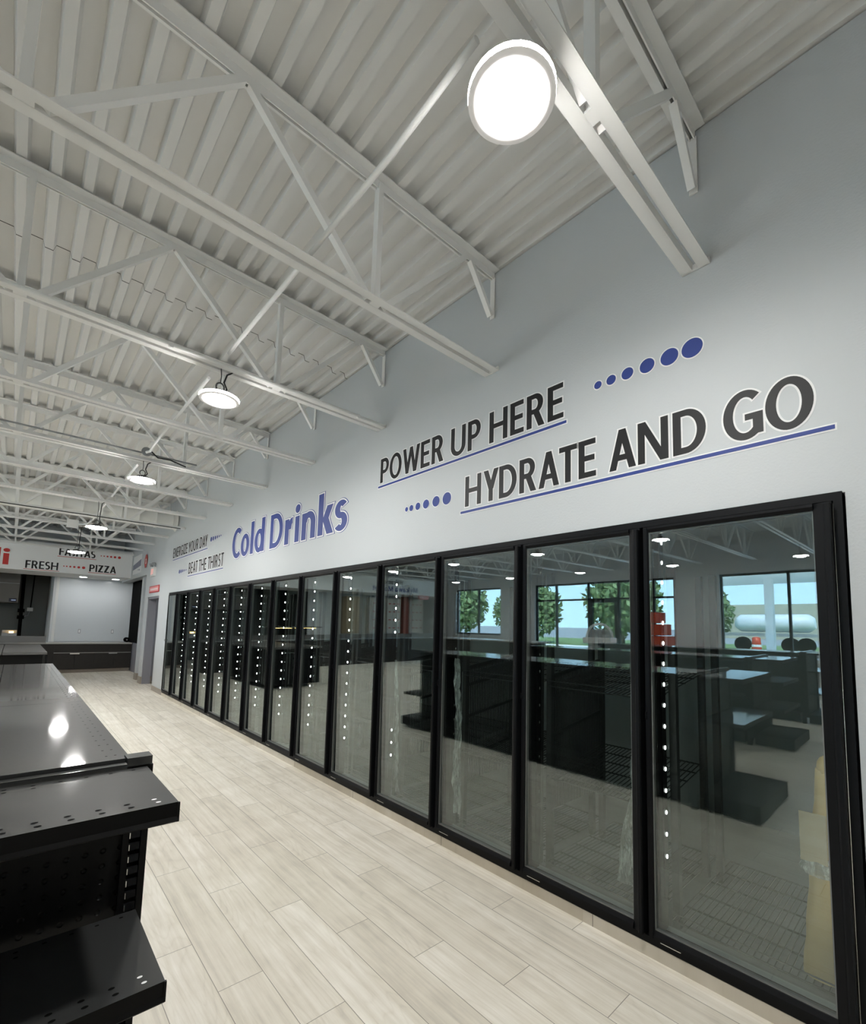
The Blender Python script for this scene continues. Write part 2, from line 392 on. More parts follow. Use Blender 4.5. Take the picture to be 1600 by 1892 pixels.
# base tiles
bt = MB(); bt.box(-.012, Y0-.9, 0, 0, YE+.03, ZB-.002)
for y in (-.55, 1.333, 2.499, 3.66, 4.82, 5.98, 7.14, 8.3, 9.46, 10.6): bt.box(-.0125, y-.0012, 0, -.0115, y+.0012, ZB-.002, 1)
struct('baseboard_right', bt, [BASET, BLK2])
bt = MB(); bt.box(-.010, YE+.03, 0, 0, 11.94, .105); struct('baseboard_far', bt, TILEB)
bt = MB(); bt.box(-.012, 13.17, 0, T+.03, 13.5, .17); bt.box(.045, 14.07, 0, T+.04, 14.34, .17); struct('baseboard_column', bt, TILEB)
# doorway to the hall: a grey frame in the opening
dr = MB(); dr.box(.02, 13.12, 0, .19, 13.2, 2.10); dr.box(.02, 11.94, 0, .19, 11.99, 2.10); dr.box(.02, 11.94, 2.05, .19, 13.2, 2.10)
struct('door_1', dr, DOORP)

# ------------------------------------------------------------------ windows of the left wall
def window(i, a, b, z0, z1, muls, trans=None, door=None):
    mb = MB(); x0, x1 = XL-.17, XL-.08
    mb.box(x0, a, z0, x1, a+.05, z1); mb.box(x0, b-.05, z0, x1, b, z1); mb.box(x0, a, z1-.06, x1, b, z1); mb.box(x0, a, z0, x1, b, z0+.07)
    for y in muls: mb.box(x0, y-.03, z0, x1, y+.03, z1)
    if trans: mb.box(x0, a, trans-.03, x1, b, trans+.03)
    if door:
        y0, y1 = door; mb.box(x0, y0, .02, x1, y0+.1, trans); mb.box(x0, y1-.1, .02, x1, y1, trans); mb.box(x0, y0, .02, x1, y1, .25); mb.box(x0, y0, trans-.12, x1, y1, trans)
    o = struct('window_%d' % i, mb, BLK)
    g = MB(); g.box(XL-.13, a+.04, z0+.05, XL-.124, b-.04, z1-.05); g.build('pane', WGLASS, o)
    return o
window(1, *WINS[0], [2.75])
window(2, *WINS[1], [9.75, 8.45, 7.35, 6.2], 2.42, (7.4, 8.4))
window(3, *WINS[2], [13.65])
sl = MB(); sl.box(XL-.02, .5, .82, XL+.06, 4.4, .86); sl.box(XL-.02, 12.3, 1.0, XL+.06, 15.0, 1.04); struct('trim_2', sl, TRIMW)

# ------------------------------------------------------------------ roof joists
JN = ['nearest the camera', 'second from the camera', 'third from the camera', 'fourth from the camera', 'fifth from the camera', 'sixth from the camera',
      'seventh from the camera', 'eighth from the camera', 'ninth from the camera', 'tenth from the camera', 'eleventh from the camera', 'farthest from the camera']
def make_joist():
    y = JY(0); c = y+.065
    root = thing('roof_joist', '', 'joist', (0, y, ZBC), 'white open web roof joists')
    xe = XL+.01
    mb = MB()
    for s in (-1, 1):     # two angles back to back with a gap
        a, b = (y, y+.048) if s < 0 else (y+.082, y+.13)
        mb.box(xe, a, ZBC, -.002, b, ZBC+.006)
        e = b if s < 0 else a
        mb.box(xe, e-.003, ZBC, -.002, e+.003, ZBC+.045)
    x = -1.02
    while x > xe+1: mb.box(x-.03, y+.046, ZBC+.001, x+.03, y+.084, ZBC+.012); x -= 1.51
    mb.box(-.012, y, ZBC, -.002, y+.13, ZBC+.03)
    mb.build('bottom_chord', STEEL, root)
    mb = MB()
    for s in (-1, 1):
        a, b = (y+.005, y+.055) if s < 0 else (y+.075, y+.125)
        mb.box(xe, a, ZTC-.007, -.004, b, ZTC-.001)
        e = b if s < 0 else a
        mb.box(xe, e-.003, ZTC-.055, -.004, e+.003, ZTC-.001)
    mb.build('top_chord', STEEL, root)
    zt, zb = ZTC-.045, ZBC+.015
    x = -1.02; first = True
    while x > xe+.2:
        MB().bar((x, c, zb), (x, c, zt+.02), .045, .034).build('web_vertical', STEEL, root)
        MB().bar((x+.06, c, zb), (x+.72, c, zt), .036, .036).build('web_diagonal', STEEL, root)
        if x-.76 > xe: MB().bar((x-.05, c, zb), (x-.755, c, zt), .036, .036).build('web_diagonal', STEEL, root)
        x -= 1.51
    MB().bar((-.25, c, zt), (-.03, c, 3.79), .036, .03).build('end_brace', STEEL, root)
    MB().box(-.012, c-.02, 3.78, -.003, c+.02, zt).build('end_strap', STEEL, root)
    return root
j0 = make_joist()
joists = [j0]
for k in range(1, 12):
    c = copy_tree(j0); c.location.y = JY(k); joists.append(c)
for k, o in enumerate(joists): o['label'] = 'white open web roof joist ' + JN[k] + ' above the shop'

# ------------------------------------------------------------------ high-bay lamps
LENS = newmat('frosted_lamp_lens')[0]
def _lens():
    t = LENS.node_tree; out = [n for n in t.nodes if n.type == 'OUTPUT_MATERIAL'][0]
    p = N(t, 'ShaderNodeBsdfPrincipled'); p.inputs['Base Color'].default_value = (.7, .69, .68, 1); p.inputs['Roughness'].default_value = .25
    p.inputs['Emission Color'].default_value = (1, .97, .93, 1); p.inputs['Emission Strength'].default_value = LENS_GLOW; L(t, p.outputs[0], out.inputs[0])
_lens()
EDGE = emis('lamp_lens_edge_light', (1, .98, .95, 1), EDGE_GLOW)
def make_lamp(lx, ly, lz):
    r = thing('high_bay_lamp', '', 'lamp', (lx, ly, lz), 'round high bay ceiling lamps')
    d = MB(); d.lathe((lx, ly, lz), [(0.001, -.020), (.036, -.019), (.068, -.013), (.087, -.005), (.092, .003)], 28); d.build('diffuser', LAMP, r)
    d = MB(); d.lathe((lx, ly, lz), [(.093, -.001), (.115, -.008), (.134, -.004)], 36); d.lathe((lx, ly, lz), [(.134, -.004), (.135, .014)], 36, 1); d.lathe((lx, ly, lz), [(.135, .014), (.060, .030)], 36); d.build('lens_ring', [LENS, EDGE], r)
    d = MB(); d.lathe((lx, ly, lz), [(.062, .022), (.062, .034), (.055, .040), (.052, .058), (.03, .066), (.001, .067)], 28)
    for k in range(12):
        a = 2*math.pi*k/12; d.bar((lx+.04*math.cos(a), ly+.04*math.sin(a), lz+.05), (lx+.060*math.cos(a), ly+.060*math.sin(a), lz+.040), .004, .02, upv=(-math.sin(a), math.cos(a), 0))
    d.build('housing', HOUS, r)
    h = MB(); pts = [(lx+.028*math.sin(t), ly, lz+.097-.031*math.cos(t)) for t in [i*math.pi*1.7/12 for i in range(13)]]; h.tube(pts, .006, 6)
    h.tube([(lx, ly, lz+.128), (lx+.004, ly, (lz+.128+ZBC)/2), (lx-.002, ly, ZBC+.012)], .004, 6); h.build('hook', HOUS, r)
    c = MB(); c.tube([(lx+.02, ly, lz+.06), (lx+.05, ly+.01, lz+.10), (lx+.03, ly+.02, lz+.15), (lx+.045, ly+.01, ZBC-.02), (lx+.09, ly+.02, ZBC+.02), (lx+.2, ly+.03, ZBC+.03)], .006, 6); c.build('cord', CABLE, r)
    return r
near = [(945, 183), (405, 739), (262, 889), (178, 976), (141, 1021)]
lps = []
for k, (px, py) in enumerate(near):
    yl = JY(2*k)+(.065 if k else .125); d = fwd + rgt*((px-800)/FPX) - upv*((py-PCY)/FPX); p = Vector((-2.4031, 0, 1.5378)) + d*(yl/d.y); lps.append((p.x, p.y, p.z))
LL = ['large glaring round ceiling lamp at the top, closest to the camera', 'bright round ceiling lamp hanging from the third roof joist', 'bright round ceiling lamp below a round grey box on the fifth joist',
      'small bright ceiling lamp hanging in front of the round air duct', 'small bright ceiling lamp hanging in front of the black FAJITAS lettering']
for k in range(5): make_lamp(*lps[k])['label'] = LL[k]
l0 = make_lamp(-6.3, JY(0)+.065, 3.11)
for ri, rx in enumerate((-6.3, -10.4)):
    for k in range(0, 6 if ri == 0 else 5):  # sixth lamp of the second row is added to light the soffit
        c = copy_tree(l0) if (ri or k) else l0; c.location = (rx, JY(2*k+ri)+.065, 3.11); c['group'] = 'lamp rows seen in the cooler glass'
        c['label'] = 'round ceiling lamp, %s from the front in the %s row from the cooler wall' % (ORD[k], ['second', 'third'][ri])

# conduits, boxes and duct under the roof
def conduit(name, pts, label, r=.013, m=STEEL, cat='conduit', clips=()):
    root = thing(name, label, cat, pts[0])
    MB().tube(pts, r, 10).build('pipe', m, root)
    for q in clips: MB().tube([Vector(q)-Vector((0, .012, 0)), Vector(q)+Vector((0, .012, 0))], r*1.5, 10).build('coupling', m, root)
    return root
CX, CZ = -1.432, 3.425
conduit('electrical_conduit', [(CX-.02, .92, CZ), (CX, 1.4, CZ), (CX, 3.30, CZ)], 'thin white conduit running from the nearest lamp to the lamp on the third joist')
conduit('electrical_conduit', [(CX, 3.75, CZ), (CX, 5.6, CZ), (CX+.01, 5.9, CZ), (CX-.02, 5.94, CZ-.01)], 'thin white conduit between the lamps of the third and fifth joists')
conduit('electrical_conduit', [(CX, 6.5, CZ), (CX, 8.55, CZ)], 'thin white conduit between the fifth joist lamp and the lamp before the duct')
conduit('electrical_conduit', [(CX, 9.0, CZ), (CX, 10.9, CZ), (CX-.05, 11.3, CZ-.03), (CX-.2, 11.4, CZ-.04)], 'thin white conduit reaching the lamp in front of the FAJITAS lettering')
yj = JY(2)
conduit('electrical_conduit', [(-.05, yj-.03, ZBC-.008), (-.6, yj-.03, ZBC-.008), (-6.0, yj-.03, ZBC-.008)], 'white conduit strapped under the third joist from the camera', .012, clips=[(-.32, yj-.03, ZBC-.01), (-1.78, yj-.03, ZBC-.01)])
conduit('electrical_conduit', [(-.9, JY(4)-.02, ZBC+.07), (-6.0, JY(4)-.02, ZBC+.07)], 'conduit darkened as a shadow line along the fifth joist from the camera', .009, BOXG)  # dark grey puts the shadow line along the joist into the colour
conduit('electrical_conduit', [(-.1, JY(7)-.02, ZBC-.008), (-6, JY(7)-.02, ZBC-.008)], 'black cable line along the eighth joist from the camera', .008, CABLE)
bx = thing('junction_box', 'round grey junction box on the fifth joist above a lamp', 'junction box', (lps[2][0]-.0, JY(4)-.03, 3.44))
MB().tube([(lps[2][0], JY(4)-.085, 3.44), (lps[2][0], JY(4)-.06, 3.44)], .05, 24).build('cover', BOXG, bx)
MB().tube([(lps[2][0]+.05, JY(4)-.03, 3.47), (lps[2][0]+.12, JY(4)-.04, 3.41), (lps[2][0]+.25, JY(4)-.03, 3.42), (lps[2][0]+.42, JY(4)-.03, 3.38)], .008, 6).build('cable', CABLE, bx)
bx = thing('junction_box', 'small square junction box on the joist above the lamp by the FAJITAS lettering', 'junction box', (lps[4][0]-.15, JY(8)-.04, 3.35))
MB().box(lps[4][0]-.2, JY(8)-.07, 3.30, lps[4][0]-.02, JY(8)-.01, 3.46).build('box', STEEL, bx)
dt = thing('air_duct', 'large round white air duct crossing the ceiling to the cooler wall', 'duct', (-.02, 10.85, 3.64))
d = MB(); xs = [(-.015, .19)]
x = -.1
while x > -9: xs += [(x, .186), (x-.006, .192), (x-.012, .186)]; x -= .3
seg = 32; rings = []
for x, r_ in xs:
    b = len(d.v); d.v += [(x, 10.85+r_*math.cos(2*math.pi*k/seg), 3.64+r_*math.sin(2*math.pi*k/seg)) for k in range(seg)]; rings.append(b)
for A, B in zip(rings, rings[1:]):
    for k in range(seg): l = (k+1) % seg; d.f.append((A+k, A+l, B+l, B+k)); d.mi.append(0); d.sm.append(True)
d.build('tube', DUCT, dt)
d = MB()
for k in range(seg):
    a0, a1 = 2*math.pi*k/seg, 2*math.pi*(k+1)/seg
    d.face([(-.02, 10.85+.185*math.cos(a0), 3.64+.185*math.sin(a0)), (-.02, 10.85+.185*math.cos(a1), 3.64+.185*math.sin(a1)), (-.02, 10.85+.225*math.cos(a1), 3.64+.225*math.sin(a1)), (-.02, 10.85+.225*math.cos(a0), 3.64+.225*math.sin(a0))])
d.build('wall_flange', DUCT, dt)

# ------------------------------------------------------------------ cooler room behind the wall
ck = MB(); ck.box(2.1, Y0-.5, 0, 2.2, YE+.5, 2.6); ck.box(.2, Y0-.5, 0, 2.2, Y0-.4, 2.6); ck.box(.2, YE+.3, 0, 2.2, YE+.4, 2.6); ck.box(.2, Y0-.5, 2.5, 2.2, YE+.5, 2.6)
struct('wall_cooler', ck, COOLW)
cf = MB(); cf.box(.2, Y0-.5, .0, 2.2, YE+.4, .06); struct('floor_cooler', cf, COOLF)
fr = thing('cooler_frame', 'long black frame of the walk-in cooler set into the white wall', 'cooler frame', (0, Y0, 0))
m_ = MB(); m_.box(-.014, Y0-.022, 2.089, .10, YE+.022, ZT); m_.build('header', BLK, fr)
m_ = MB(); m_.box(-.014, Y0-.022, ZB, .10, YE+.022, .096); m_.build('sill', BLK, fr)
m_ = MB(); m_.box(-.0145, Y0-.022, ZB, .10, Y0+.006, ZT); m_.build('jamb', BLK, fr)
m_ = MB(); m_.box(-.0145, YE-.006, ZB, .10, YE+.022, ZT); m_.build('jamb', BLK, fr)
m_ = MB(); m_.tube([(-.0155, Y0+.0075, .11), (-.0155, Y0+.0075, 2.075)], .0024, 8); m_.build('hinge_strip', CHROME, fr)
for k in range(0, ND+1):
    y = Y0+P*k
    m_ = MB(); m_.box(.03, y-.035, .096, .13, y+.035, 2.089); ml = m_.build('mullion', BLK, fr)
    if k == 0:
        s_ = MB(); s_.box(.085, y+.035, .25, .130, y+.041, 2.06); st = s_.build('light_strip', BLK, ml)
        s_ = MB()
        for i in range(16): s_.ball((.112, y+.042, .42+.1055*i), .0095, 0, 8, 4, (.75, .5, 1.2))
        s_.build('led_lens', LED, ml)
    if k > 0:
        s_ = MB(); s_.box(.085, y-.041, .25, .130, y-.035, 2.06); st = s_.build('light_strip', BLK, ml)
        s_ = MB(); z = 2.02
        while z > .38:
            if not (k == 4 and .72 < z < 1.42): s_.ball((.112, y-.042, z), .0085, 0, 8, 4, (.75, .5, 1.2))
            z -= .1055
        s_.build('led_lens', CHROME if k in (2, 3) else LED, ml)
def make_door():
    r = thing('cooler_door', '', 'cooler door', (0, Y0, ZB), 'glass doors of the walk-in cooler')
    y = Y0; x0, x1 = -.030, .020
    fm = MB(); fm.prism([(x1, y+.010), (x0, y+.010), (x0, y+.040), (x0+.012, y+.070), (x1, y+.070)], 'z', .102, 2.084); fm.build('hinge_stile', BLK, r)
    fm = MB(); fm.prism([(x1, y+P-.006), (x0+.004, y+P-.006), (x0+.004, y+P-.024), (x0+.010, y+P-.030), (x1, y+P-.030)], 'z', .102, 2.084); fm.build('latch_stile', BLK, r)
    fm = MB(); fm.prism([(x1, 2.084), (x0, 2.084), (x0, 2.072), (x0+.012, 2.056), (x1, 2.056)], 'y', y+.069, y+P-.029); fm.build('top_rail', BLK, r)
    fm = MB(); fm.prism([(x1, .102), (x0, .102), (x0, .118), (x0+.012, .136), (x1, .136)], 'y', y+.069, y+P-.029); fm.build('bottom_rail', BLK, r)
    hd = MB(); hd.prism([(x0, y+.034), (x0-.022, y+.034), (x0-.028, y+.028), (x0-.028, y+.014), (x0-.020, y+.010), (x0, y+.010)], 'z', .112, 2.072); hd.build('handle', BLK, r)
    gk = MB(); a, b, c_, d_ = y+.068, y+P-.028, .134, 2.058
    for (p0, p1, q0, q1) in ((a, a+.007, c_, d_), (b-.007, b, c_, d_), (a, b, c_, c_+.007), (a, b, d_-.007, d_)): gk.box(-.012, p0, q0, .014, p1, q1)
    gk.build('glazing_bead', GREYT, r)
    gk = MB(); gk.box(-.0145, a, .1335, -.012, b, .1375); gk.build('bead_highlight', CHROME, r)  # chrome strip painting in the silver highlight along the lower bead
    for nm, xx in (('glass_pane', -.010), ('glass_pane', .010)):
        g = MB(); t = .0; zc = 1.096; hh = .961; dx = math.sin(R(TILT))*hh
        g.face([(xx-dx, y+.070, zc-hh), (xx-dx, y+P-.030, zc-hh), (xx+dx, y+P-.030, zc+hh), (xx+dx, y+.070, zc+hh)]); g.build(nm, GLASS, r)
    fi = MB(); fi.tube([(-.0345, y+P-.016, 1.136+.018*math.cos(a_)) if False else (-.030-.010*math.sin(a_), y+P-.012, 1.136+.020*math.cos(a_)) for a_ in [i*math.pi/8 for i in range(9)]], .003, 6); fi.build('pull', BLK, r)
    la = MB(); la.box(-.0302, y+P-.15, .098, -.028, y+P-.06, .1015); la.build('hinge_clip', CHROME, r)
    return r
TILT = -0.62
DN = {0: 'with a kraft wrapped roll standing behind its glass', 1: 'with a plastic strip hanging at its right edge', 2: 'with a long crumpled plastic strip behind the glass', 3: 'with a thin curled plastic strip behind the glass'}
door0 = make_door(); doors = [door0]
for k in range(1, ND): c = copy_tree(door0); c.location.y = Y0+P*k; doors.append(c)
for k, o in enumerate(doors):
    o['label'] = 'black framed glass cooler door, %s from the right' % ORD[k] + (', ' + DN[k] if k in DN else (', at the far left end' if k == ND-1 else ''))
# wire racks behind the doors
def make_rack():
    y = Y0+.04; y1 = Y0+P-.04
    r = thing('wire_rack', '', 'rack', (.2, Y0, .06), 'wire racks inside the walk-in cooler')
    for xx in (.235, .90):
        for yy in (y, y1): MB().box(xx-.018, yy-.018, .06, xx+.018, yy+.018, 1.92).build('upright', WIRE, r)
    def shelf(z, tilt, x0=.2, x1=.92):
        mb = MB(); zz = lambda x: z+(x-x0)*tilt
        n = 26
        for i in range(n+1):
            yy = y+(y1-y)*i/n; mb.bar((x0, yy, zz(x0)), (x1, yy, zz(x1)), .004, .004)
        for i in range(6):
            xx = x0+(x1-x0)*i/5; mb.bar((xx, y, zz(xx)-.005), (xx, y1, zz(xx)-.005), .007, .007, upv=(0, 0, 1))
        mb.bar((x0, y, zz(x0)+.03), (x0, y1, zz(x0)+.03), .005, .005, upv=(0, 0, 1))
        return mb
    shelf(.12, 0, .17, 1.1).build('shelf', WIRE, r)
    return r, shelf
rk0, shelf_fn = make_rack(); rk0['label'] = 'black wire rack behind the first cooler door from the right'
rk1 = copy_tree(rk0); rk1.location.y += P
for z in (.62, 1.19):
    mb = shelf_fn(z, .145); o = mb.build('shelf', WIRE, rk0); o.parent = rk1
for sgn in (1,):
    yy = Y0+P-.03 if sgn else Y0+.03
    mb = MB()
    for i in range(34):
        xx = .24+.66*i/33; mb.box(xx-.005, yy-.003, .40, xx+.005, yy+.003, 1.245+(xx-.22)*.145)
    for z in (.55, .86, 1.10, 1.235): mb.bar((.22, yy, z), (.92, yy, z+.70*.145), .012, .022)
    o = mb.build('side_panel', WIRE, rk0); o.parent = rk1
rk1['label'] = 'black wire rack with tilted shelves behind the second cooler door from the right'
for k in range(2, ND):
    c = copy_tree(rk1); c.location.y = Y0+P*k; c['label'] = 'black wire rack with tilted shelves behind the %s cooler door from the right' % ORD[k]

# plastic strips and the wrapped roll behind the glass
def strip(name, label, y_t, y_b, z_t, z_b, w_t, w_b, x=.036):
    mb = MB(); n, mcol = 26, 7; r_ = random.Random(name + label)
    g = []
    for i in range(n+1):
        f_ = i/n; z = z_t+(z_b-z_t)*f_; yc = y_t+(y_b-y_t)*f_+.008*math.sin(f_*9+1); ww = w_t+(w_b-w_t)*f_*(1+.15*math.sin(f_*13))
        g.append([(x+r_.uniform(-.010, .010)+.006*math.sin(j*2.1+i*.7), yc+(j/mcol-.5)*ww+r_.uniform(-.004, .004), z+r_.uniform(-.006, .006)) for j in range(mcol+1)])
    for i in range(n):
        for j in range(mcol): mb.face([g[i][j], g[i][j+1], g[i+1][j+1], g[i+1][j]], 0, True)
    return tag(mb.build(name, FILM), label, 'plastic strip', 'plastic strips behind the cooler glass')
strip('plastic_strip', 'thin curled clear plastic strip behind the fourth cooler door from the right', 3.15, 3.09, 1.26, .20, .03, .05)
strip('plastic_strip', 'long crumpled clear plastic strip behind the third cooler door from the right', 2.42, 2.395, 1.32, .24, .05, .085)
strip('plastic_strip', 'tapering clear plastic strip at the right edge of the second cooler door', 1.11, 1.165, .99, .26, .012, .11)
kr = thing('wrapped_roll', 'tall kraft paper roll wrapped in plastic standing behind the rightmost cooler door', 'roll', (.24, .43, .1))
mb = MB(); seg = 20; rings = []
for i in range(13):
    f_ = i/12; z = .128+.845*f_; yc = .425-.055*f_; xc = .25+.02*f_; b = len(mb.v)
    wr_ = .074-.016*f_+.003*math.sin(i*2.3)
    mb.v += [(xc+.06*math.cos(2*math.pi*k/seg), yc+wr_*math.sin(2*math.pi*k/seg)*(1+.06*math.cos(4*math.pi*k/seg)), z) for k in range(seg)]; rings.append(b)
for A, B in zip(rings, rings[1:]):
    for k in range(seg): l = (k+1) % seg; mb.f.append((A+k, A+l, B+l, B+k)); mb.mi.append(0); mb.sm.append(True)
mb.f.append(tuple(rings[-1]+k for k in range(seg))); mb.mi.append(0); mb.sm.append(False)
mb.build('paper_tube', KRAFT, kr)
mb = MB(); mb.box(.178, .385, .60, .184, .475, .80); mb.build('card_flap', BEIGE, kr)
mb = MB(); mb.ball((.255, .375, .985), .05, 0, 12, 8, (1, .9, 1.1)); mb.build('folded_end', KRAFT, kr)
mb = MB(); mb.lathe((.25, .42, 0), [(.064, .54), (.075, .56), (.066, .58), (.076, .60), (.064, .62)], 20); mb.build('plastic_band', FILM, kr)

# ------------------------------------------------------------------ stroke lettering in a humanist sans
S, H = .180, .146
GL = {
 'H': (.73, [('r', 0, 0, S, 1), ('r', .73-S, 0, .73, 1), ('r', S, .44, .73-S, .44+H)]),
 'E': (.51, [('r', 0, 0, S, 1), ('r', S, 0, .51, H), ('r', S, .435, .47, .435+H), ('r', S, 1-H, .50, 1)]),
 'F': (.50, [('r', 0, 0, S, 1), ('r', S, .42, .46, .42+H), ('r', S, 1-H, .50, 1)]),
 'P': (.57, [('r', 0, 0, S, 1), ('r', S, 1-H, .28, 1), ('r', S, .37, .28, .37+H), ('a', .28, .685, .29, .315, -90, 90, S, H)]),
 'R': (.62, [('r', 0, 0, S, 1), ('r', S, 1-H, .29, 1), ('r', S, .40, .29, .40+H), ('a', .29, .70, .28, .30, -90, 90, S, H), ('d', .415, 0, .22, .47, .205)]),
 'B': (.60, [('r', 0, 0, S, 1), ('r', S, 1-H, .28, 1), ('r', S, .45, .30, .45+H*.9), ('r', S, 0, .30, H), ('a', .28, .755, .25, .245, -90, 90, S, H), ('a', .30, .29, .30, .29, -90, 90, S, H)]),
 'D': (.70, [('r', 0, 0, S, 1), ('r', S, 1-H, .28, 1), ('r', S, 0, .28, H), ('a', .28, .5, .42, .5, -90, 90, S*1.02, H)]),
 'O': (.78, [('a', .39, .5, .39, .52, 0, 360, S*1.02, H)]),
 'U': (.70, [('r', 0, .33, S, 1), ('r', .70-S, .33, .70, 1), ('a', .35, .34, .35, .355, 180, 360, S, H)]),
 'W': (1.02, [('d', .19, 0, 0, 1, .185), ('d', .19, 0, .425, 1, .17), ('d', .645, 0, .425, 1, .17), ('d', .645, 0, .835, 1, .185)]),
 'Y': (.64, [('d', .225, .38, 0, 1, .20), ('d', .225, .38, .44, 1, .20), ('r', .2275, 0, .2275+S, .42)]),
 'A': (.69, [('d', 0, 0, .255, 1, .18), ('d', .51, 0, .255, 1, .18), ('r', .15, .22, .54, .22+.145)]),
 'T': (.56, [('r', 0, 1-H, .56, 1), ('r', .28-S/2, 0, .28+S/2, 1-H)]),
 'N': (.72, [('r', 0, 0, S*.95, 1), ('r', .72-S*.95, 0, .72, 1), ('d', .53, 0, .01, 1, .18)]),
 'G': (.72, [('a', .40, .5, .40, .52, 48, 318, S*1.02, H), ('r', .40, .38, .72, .38+H*.9), ('r', .72-S, .07, .72, .5)]),
 'S': (.53, [('a', .27, .72, .26, .29, 42, 275, S, H), ('a', .26, .285, .265, .295, -138, 95, S, H)]),
 'I': (S, [('r', 0, 0, S, 1)]),
 'Z': (.56, [('r', 0, 1-H, .55, 1), ('r', 0, 0, .56, H), ('d', .0, H*.6, .31, 1-H*.6, .235)]),
 'J': (.38, [('r', .38-S, .24, .38, 1), ('a', .08, .25, .30, .26, 275, 360, S, H)]),
 'M': (.90, [('r', .02, 0, .02+S*.92, 1), ('r', .88-S*.92, 0, .88, 1), ('d', .36, .05, .04, 1, .17), ('d', .36, .05, .68, 1, .17)]),
 'K': (.62, [('r', 0, 0, S, 1), ('d', .14, .40, .39, 1, .21), ('d', .41, 0, .14, .58, .22)]),
 'C': (.62, [('a', .40, .5, .40, .52, 50, 310, .21, .165)]),
 'o': (.60, [('a', .30, .355, .30, .37, 0, 360, .205, .15)]),
 'l': (.205, [('r', 0, 0, .205, 1.04)]),
 'd': (.61, [('a', .29, .355, .29, .37, 0, 360, .20, .15), ('r', .405, 0, .61, 1.04)]),
 'r': (.39, [('r', 0, 0, .205, .70), ('a', .37, .40, .25, .32, 88, 180, .20, .17)]),
 'i': (.22, [('r', .008, 0, .213, .70), ('o', .11, .90, .118, .118)]),
 'n': (.60, [('r', 0, 0, .205, .70), ('a', .31, .40, .29, .315, 0, 165, .205, .165), ('r', .395, 0, .60, .42)]),
 'k': (.61, [('r', 0, 0, .205, 1.04), ('d', .15, .32, .35, .70, .235), ('d', .365, 0, .15, .44, .245)]),
 's': (.47, [('a', .24, .50, .225, .215, 35, 278, .19, .135), ('a', .23, .21, .235, .22, -145, 98, .19, .135)]),
 'e': (.58, [('a', .29, .355, .29, .37, 0, 318, .20, .145), ('r', .1, .295, .56, .40)]),
 'a': (.56, [('r', .36, 0, .55, .42), ('a', .28, .44, .27, .28, 0, 150, .19, .14), ('a', .24, .20, .24, .21, 0, 360, .18, .12)]),
 'c': (.50, [('a', .30, .355, .30, .37, 50, 310, .20, .145)]),
 'm': (.92, [('r', 0, 0, .19, .70), ('a', .27, .42, .25, .29, 0, 165, .19, .15), ('r', .33, 0, .52, .44), ('a', .66, .42, .25, .29, 0, 165, .19, .15), ('r', .72, 0, .91, .44)]),
 'w': (.84, [('d', .15, 0, 0, .70, .19), ('d', .15, 0, .33, .70, .17), ('d', .50, 0, .33, .70, .17), ('d', .50, 0, .65, .70, .19)]),
 'y': (.58, [('d', .19, 0, 0, .70, .20), ('d', .10, -.26, .38, .70, .20)]),
 't': (.40, [('r', .09, .10, .28, .90), ('r', 0, .56, .38, .70), ('a', .27, .16, .18, .17, 180, 285, .19, .14)]),
 'L': (.49, [('r', 0, 0, S, 1), ('r', S, 0, .49, H)]),
 'X': (.64, [('d', 0, 0, .42, 1, .21), ('d', .43, 0, .01, 1, .21)]),
}
TR = {('A', 'T'): -.05, ('T', 'A'): -.05, ('A', 'Y'): -.07, ('D', 'A'): -.03, ('R', 'A'): -.02, ('Y', 'D'): -.03, ('F', 'A'): -.05, ('P', 'O'): -.02, ('A', 'J'): 0, ('E', 'Y'): 0}
def layout(text, track=.115, space=.27):
    x = 0; out = []
    for i, ch in enumerate(text):
        if ch == ' ': x += space-track; continue
        w_, pr = GL[ch]; rnd_ = ch in 'OGCSoecsd'
        if rnd_ and out: x -= .03
        if i+1 < len(text): k = TR.get((ch, text[i+1]), 0)
        else: k = 0
        out.append((ch, x, pr)); x += w_+track+k-(.03 if rnd_ else 0) - (.05 if ch in 'AYWTk' else 0)
    return out, x-track
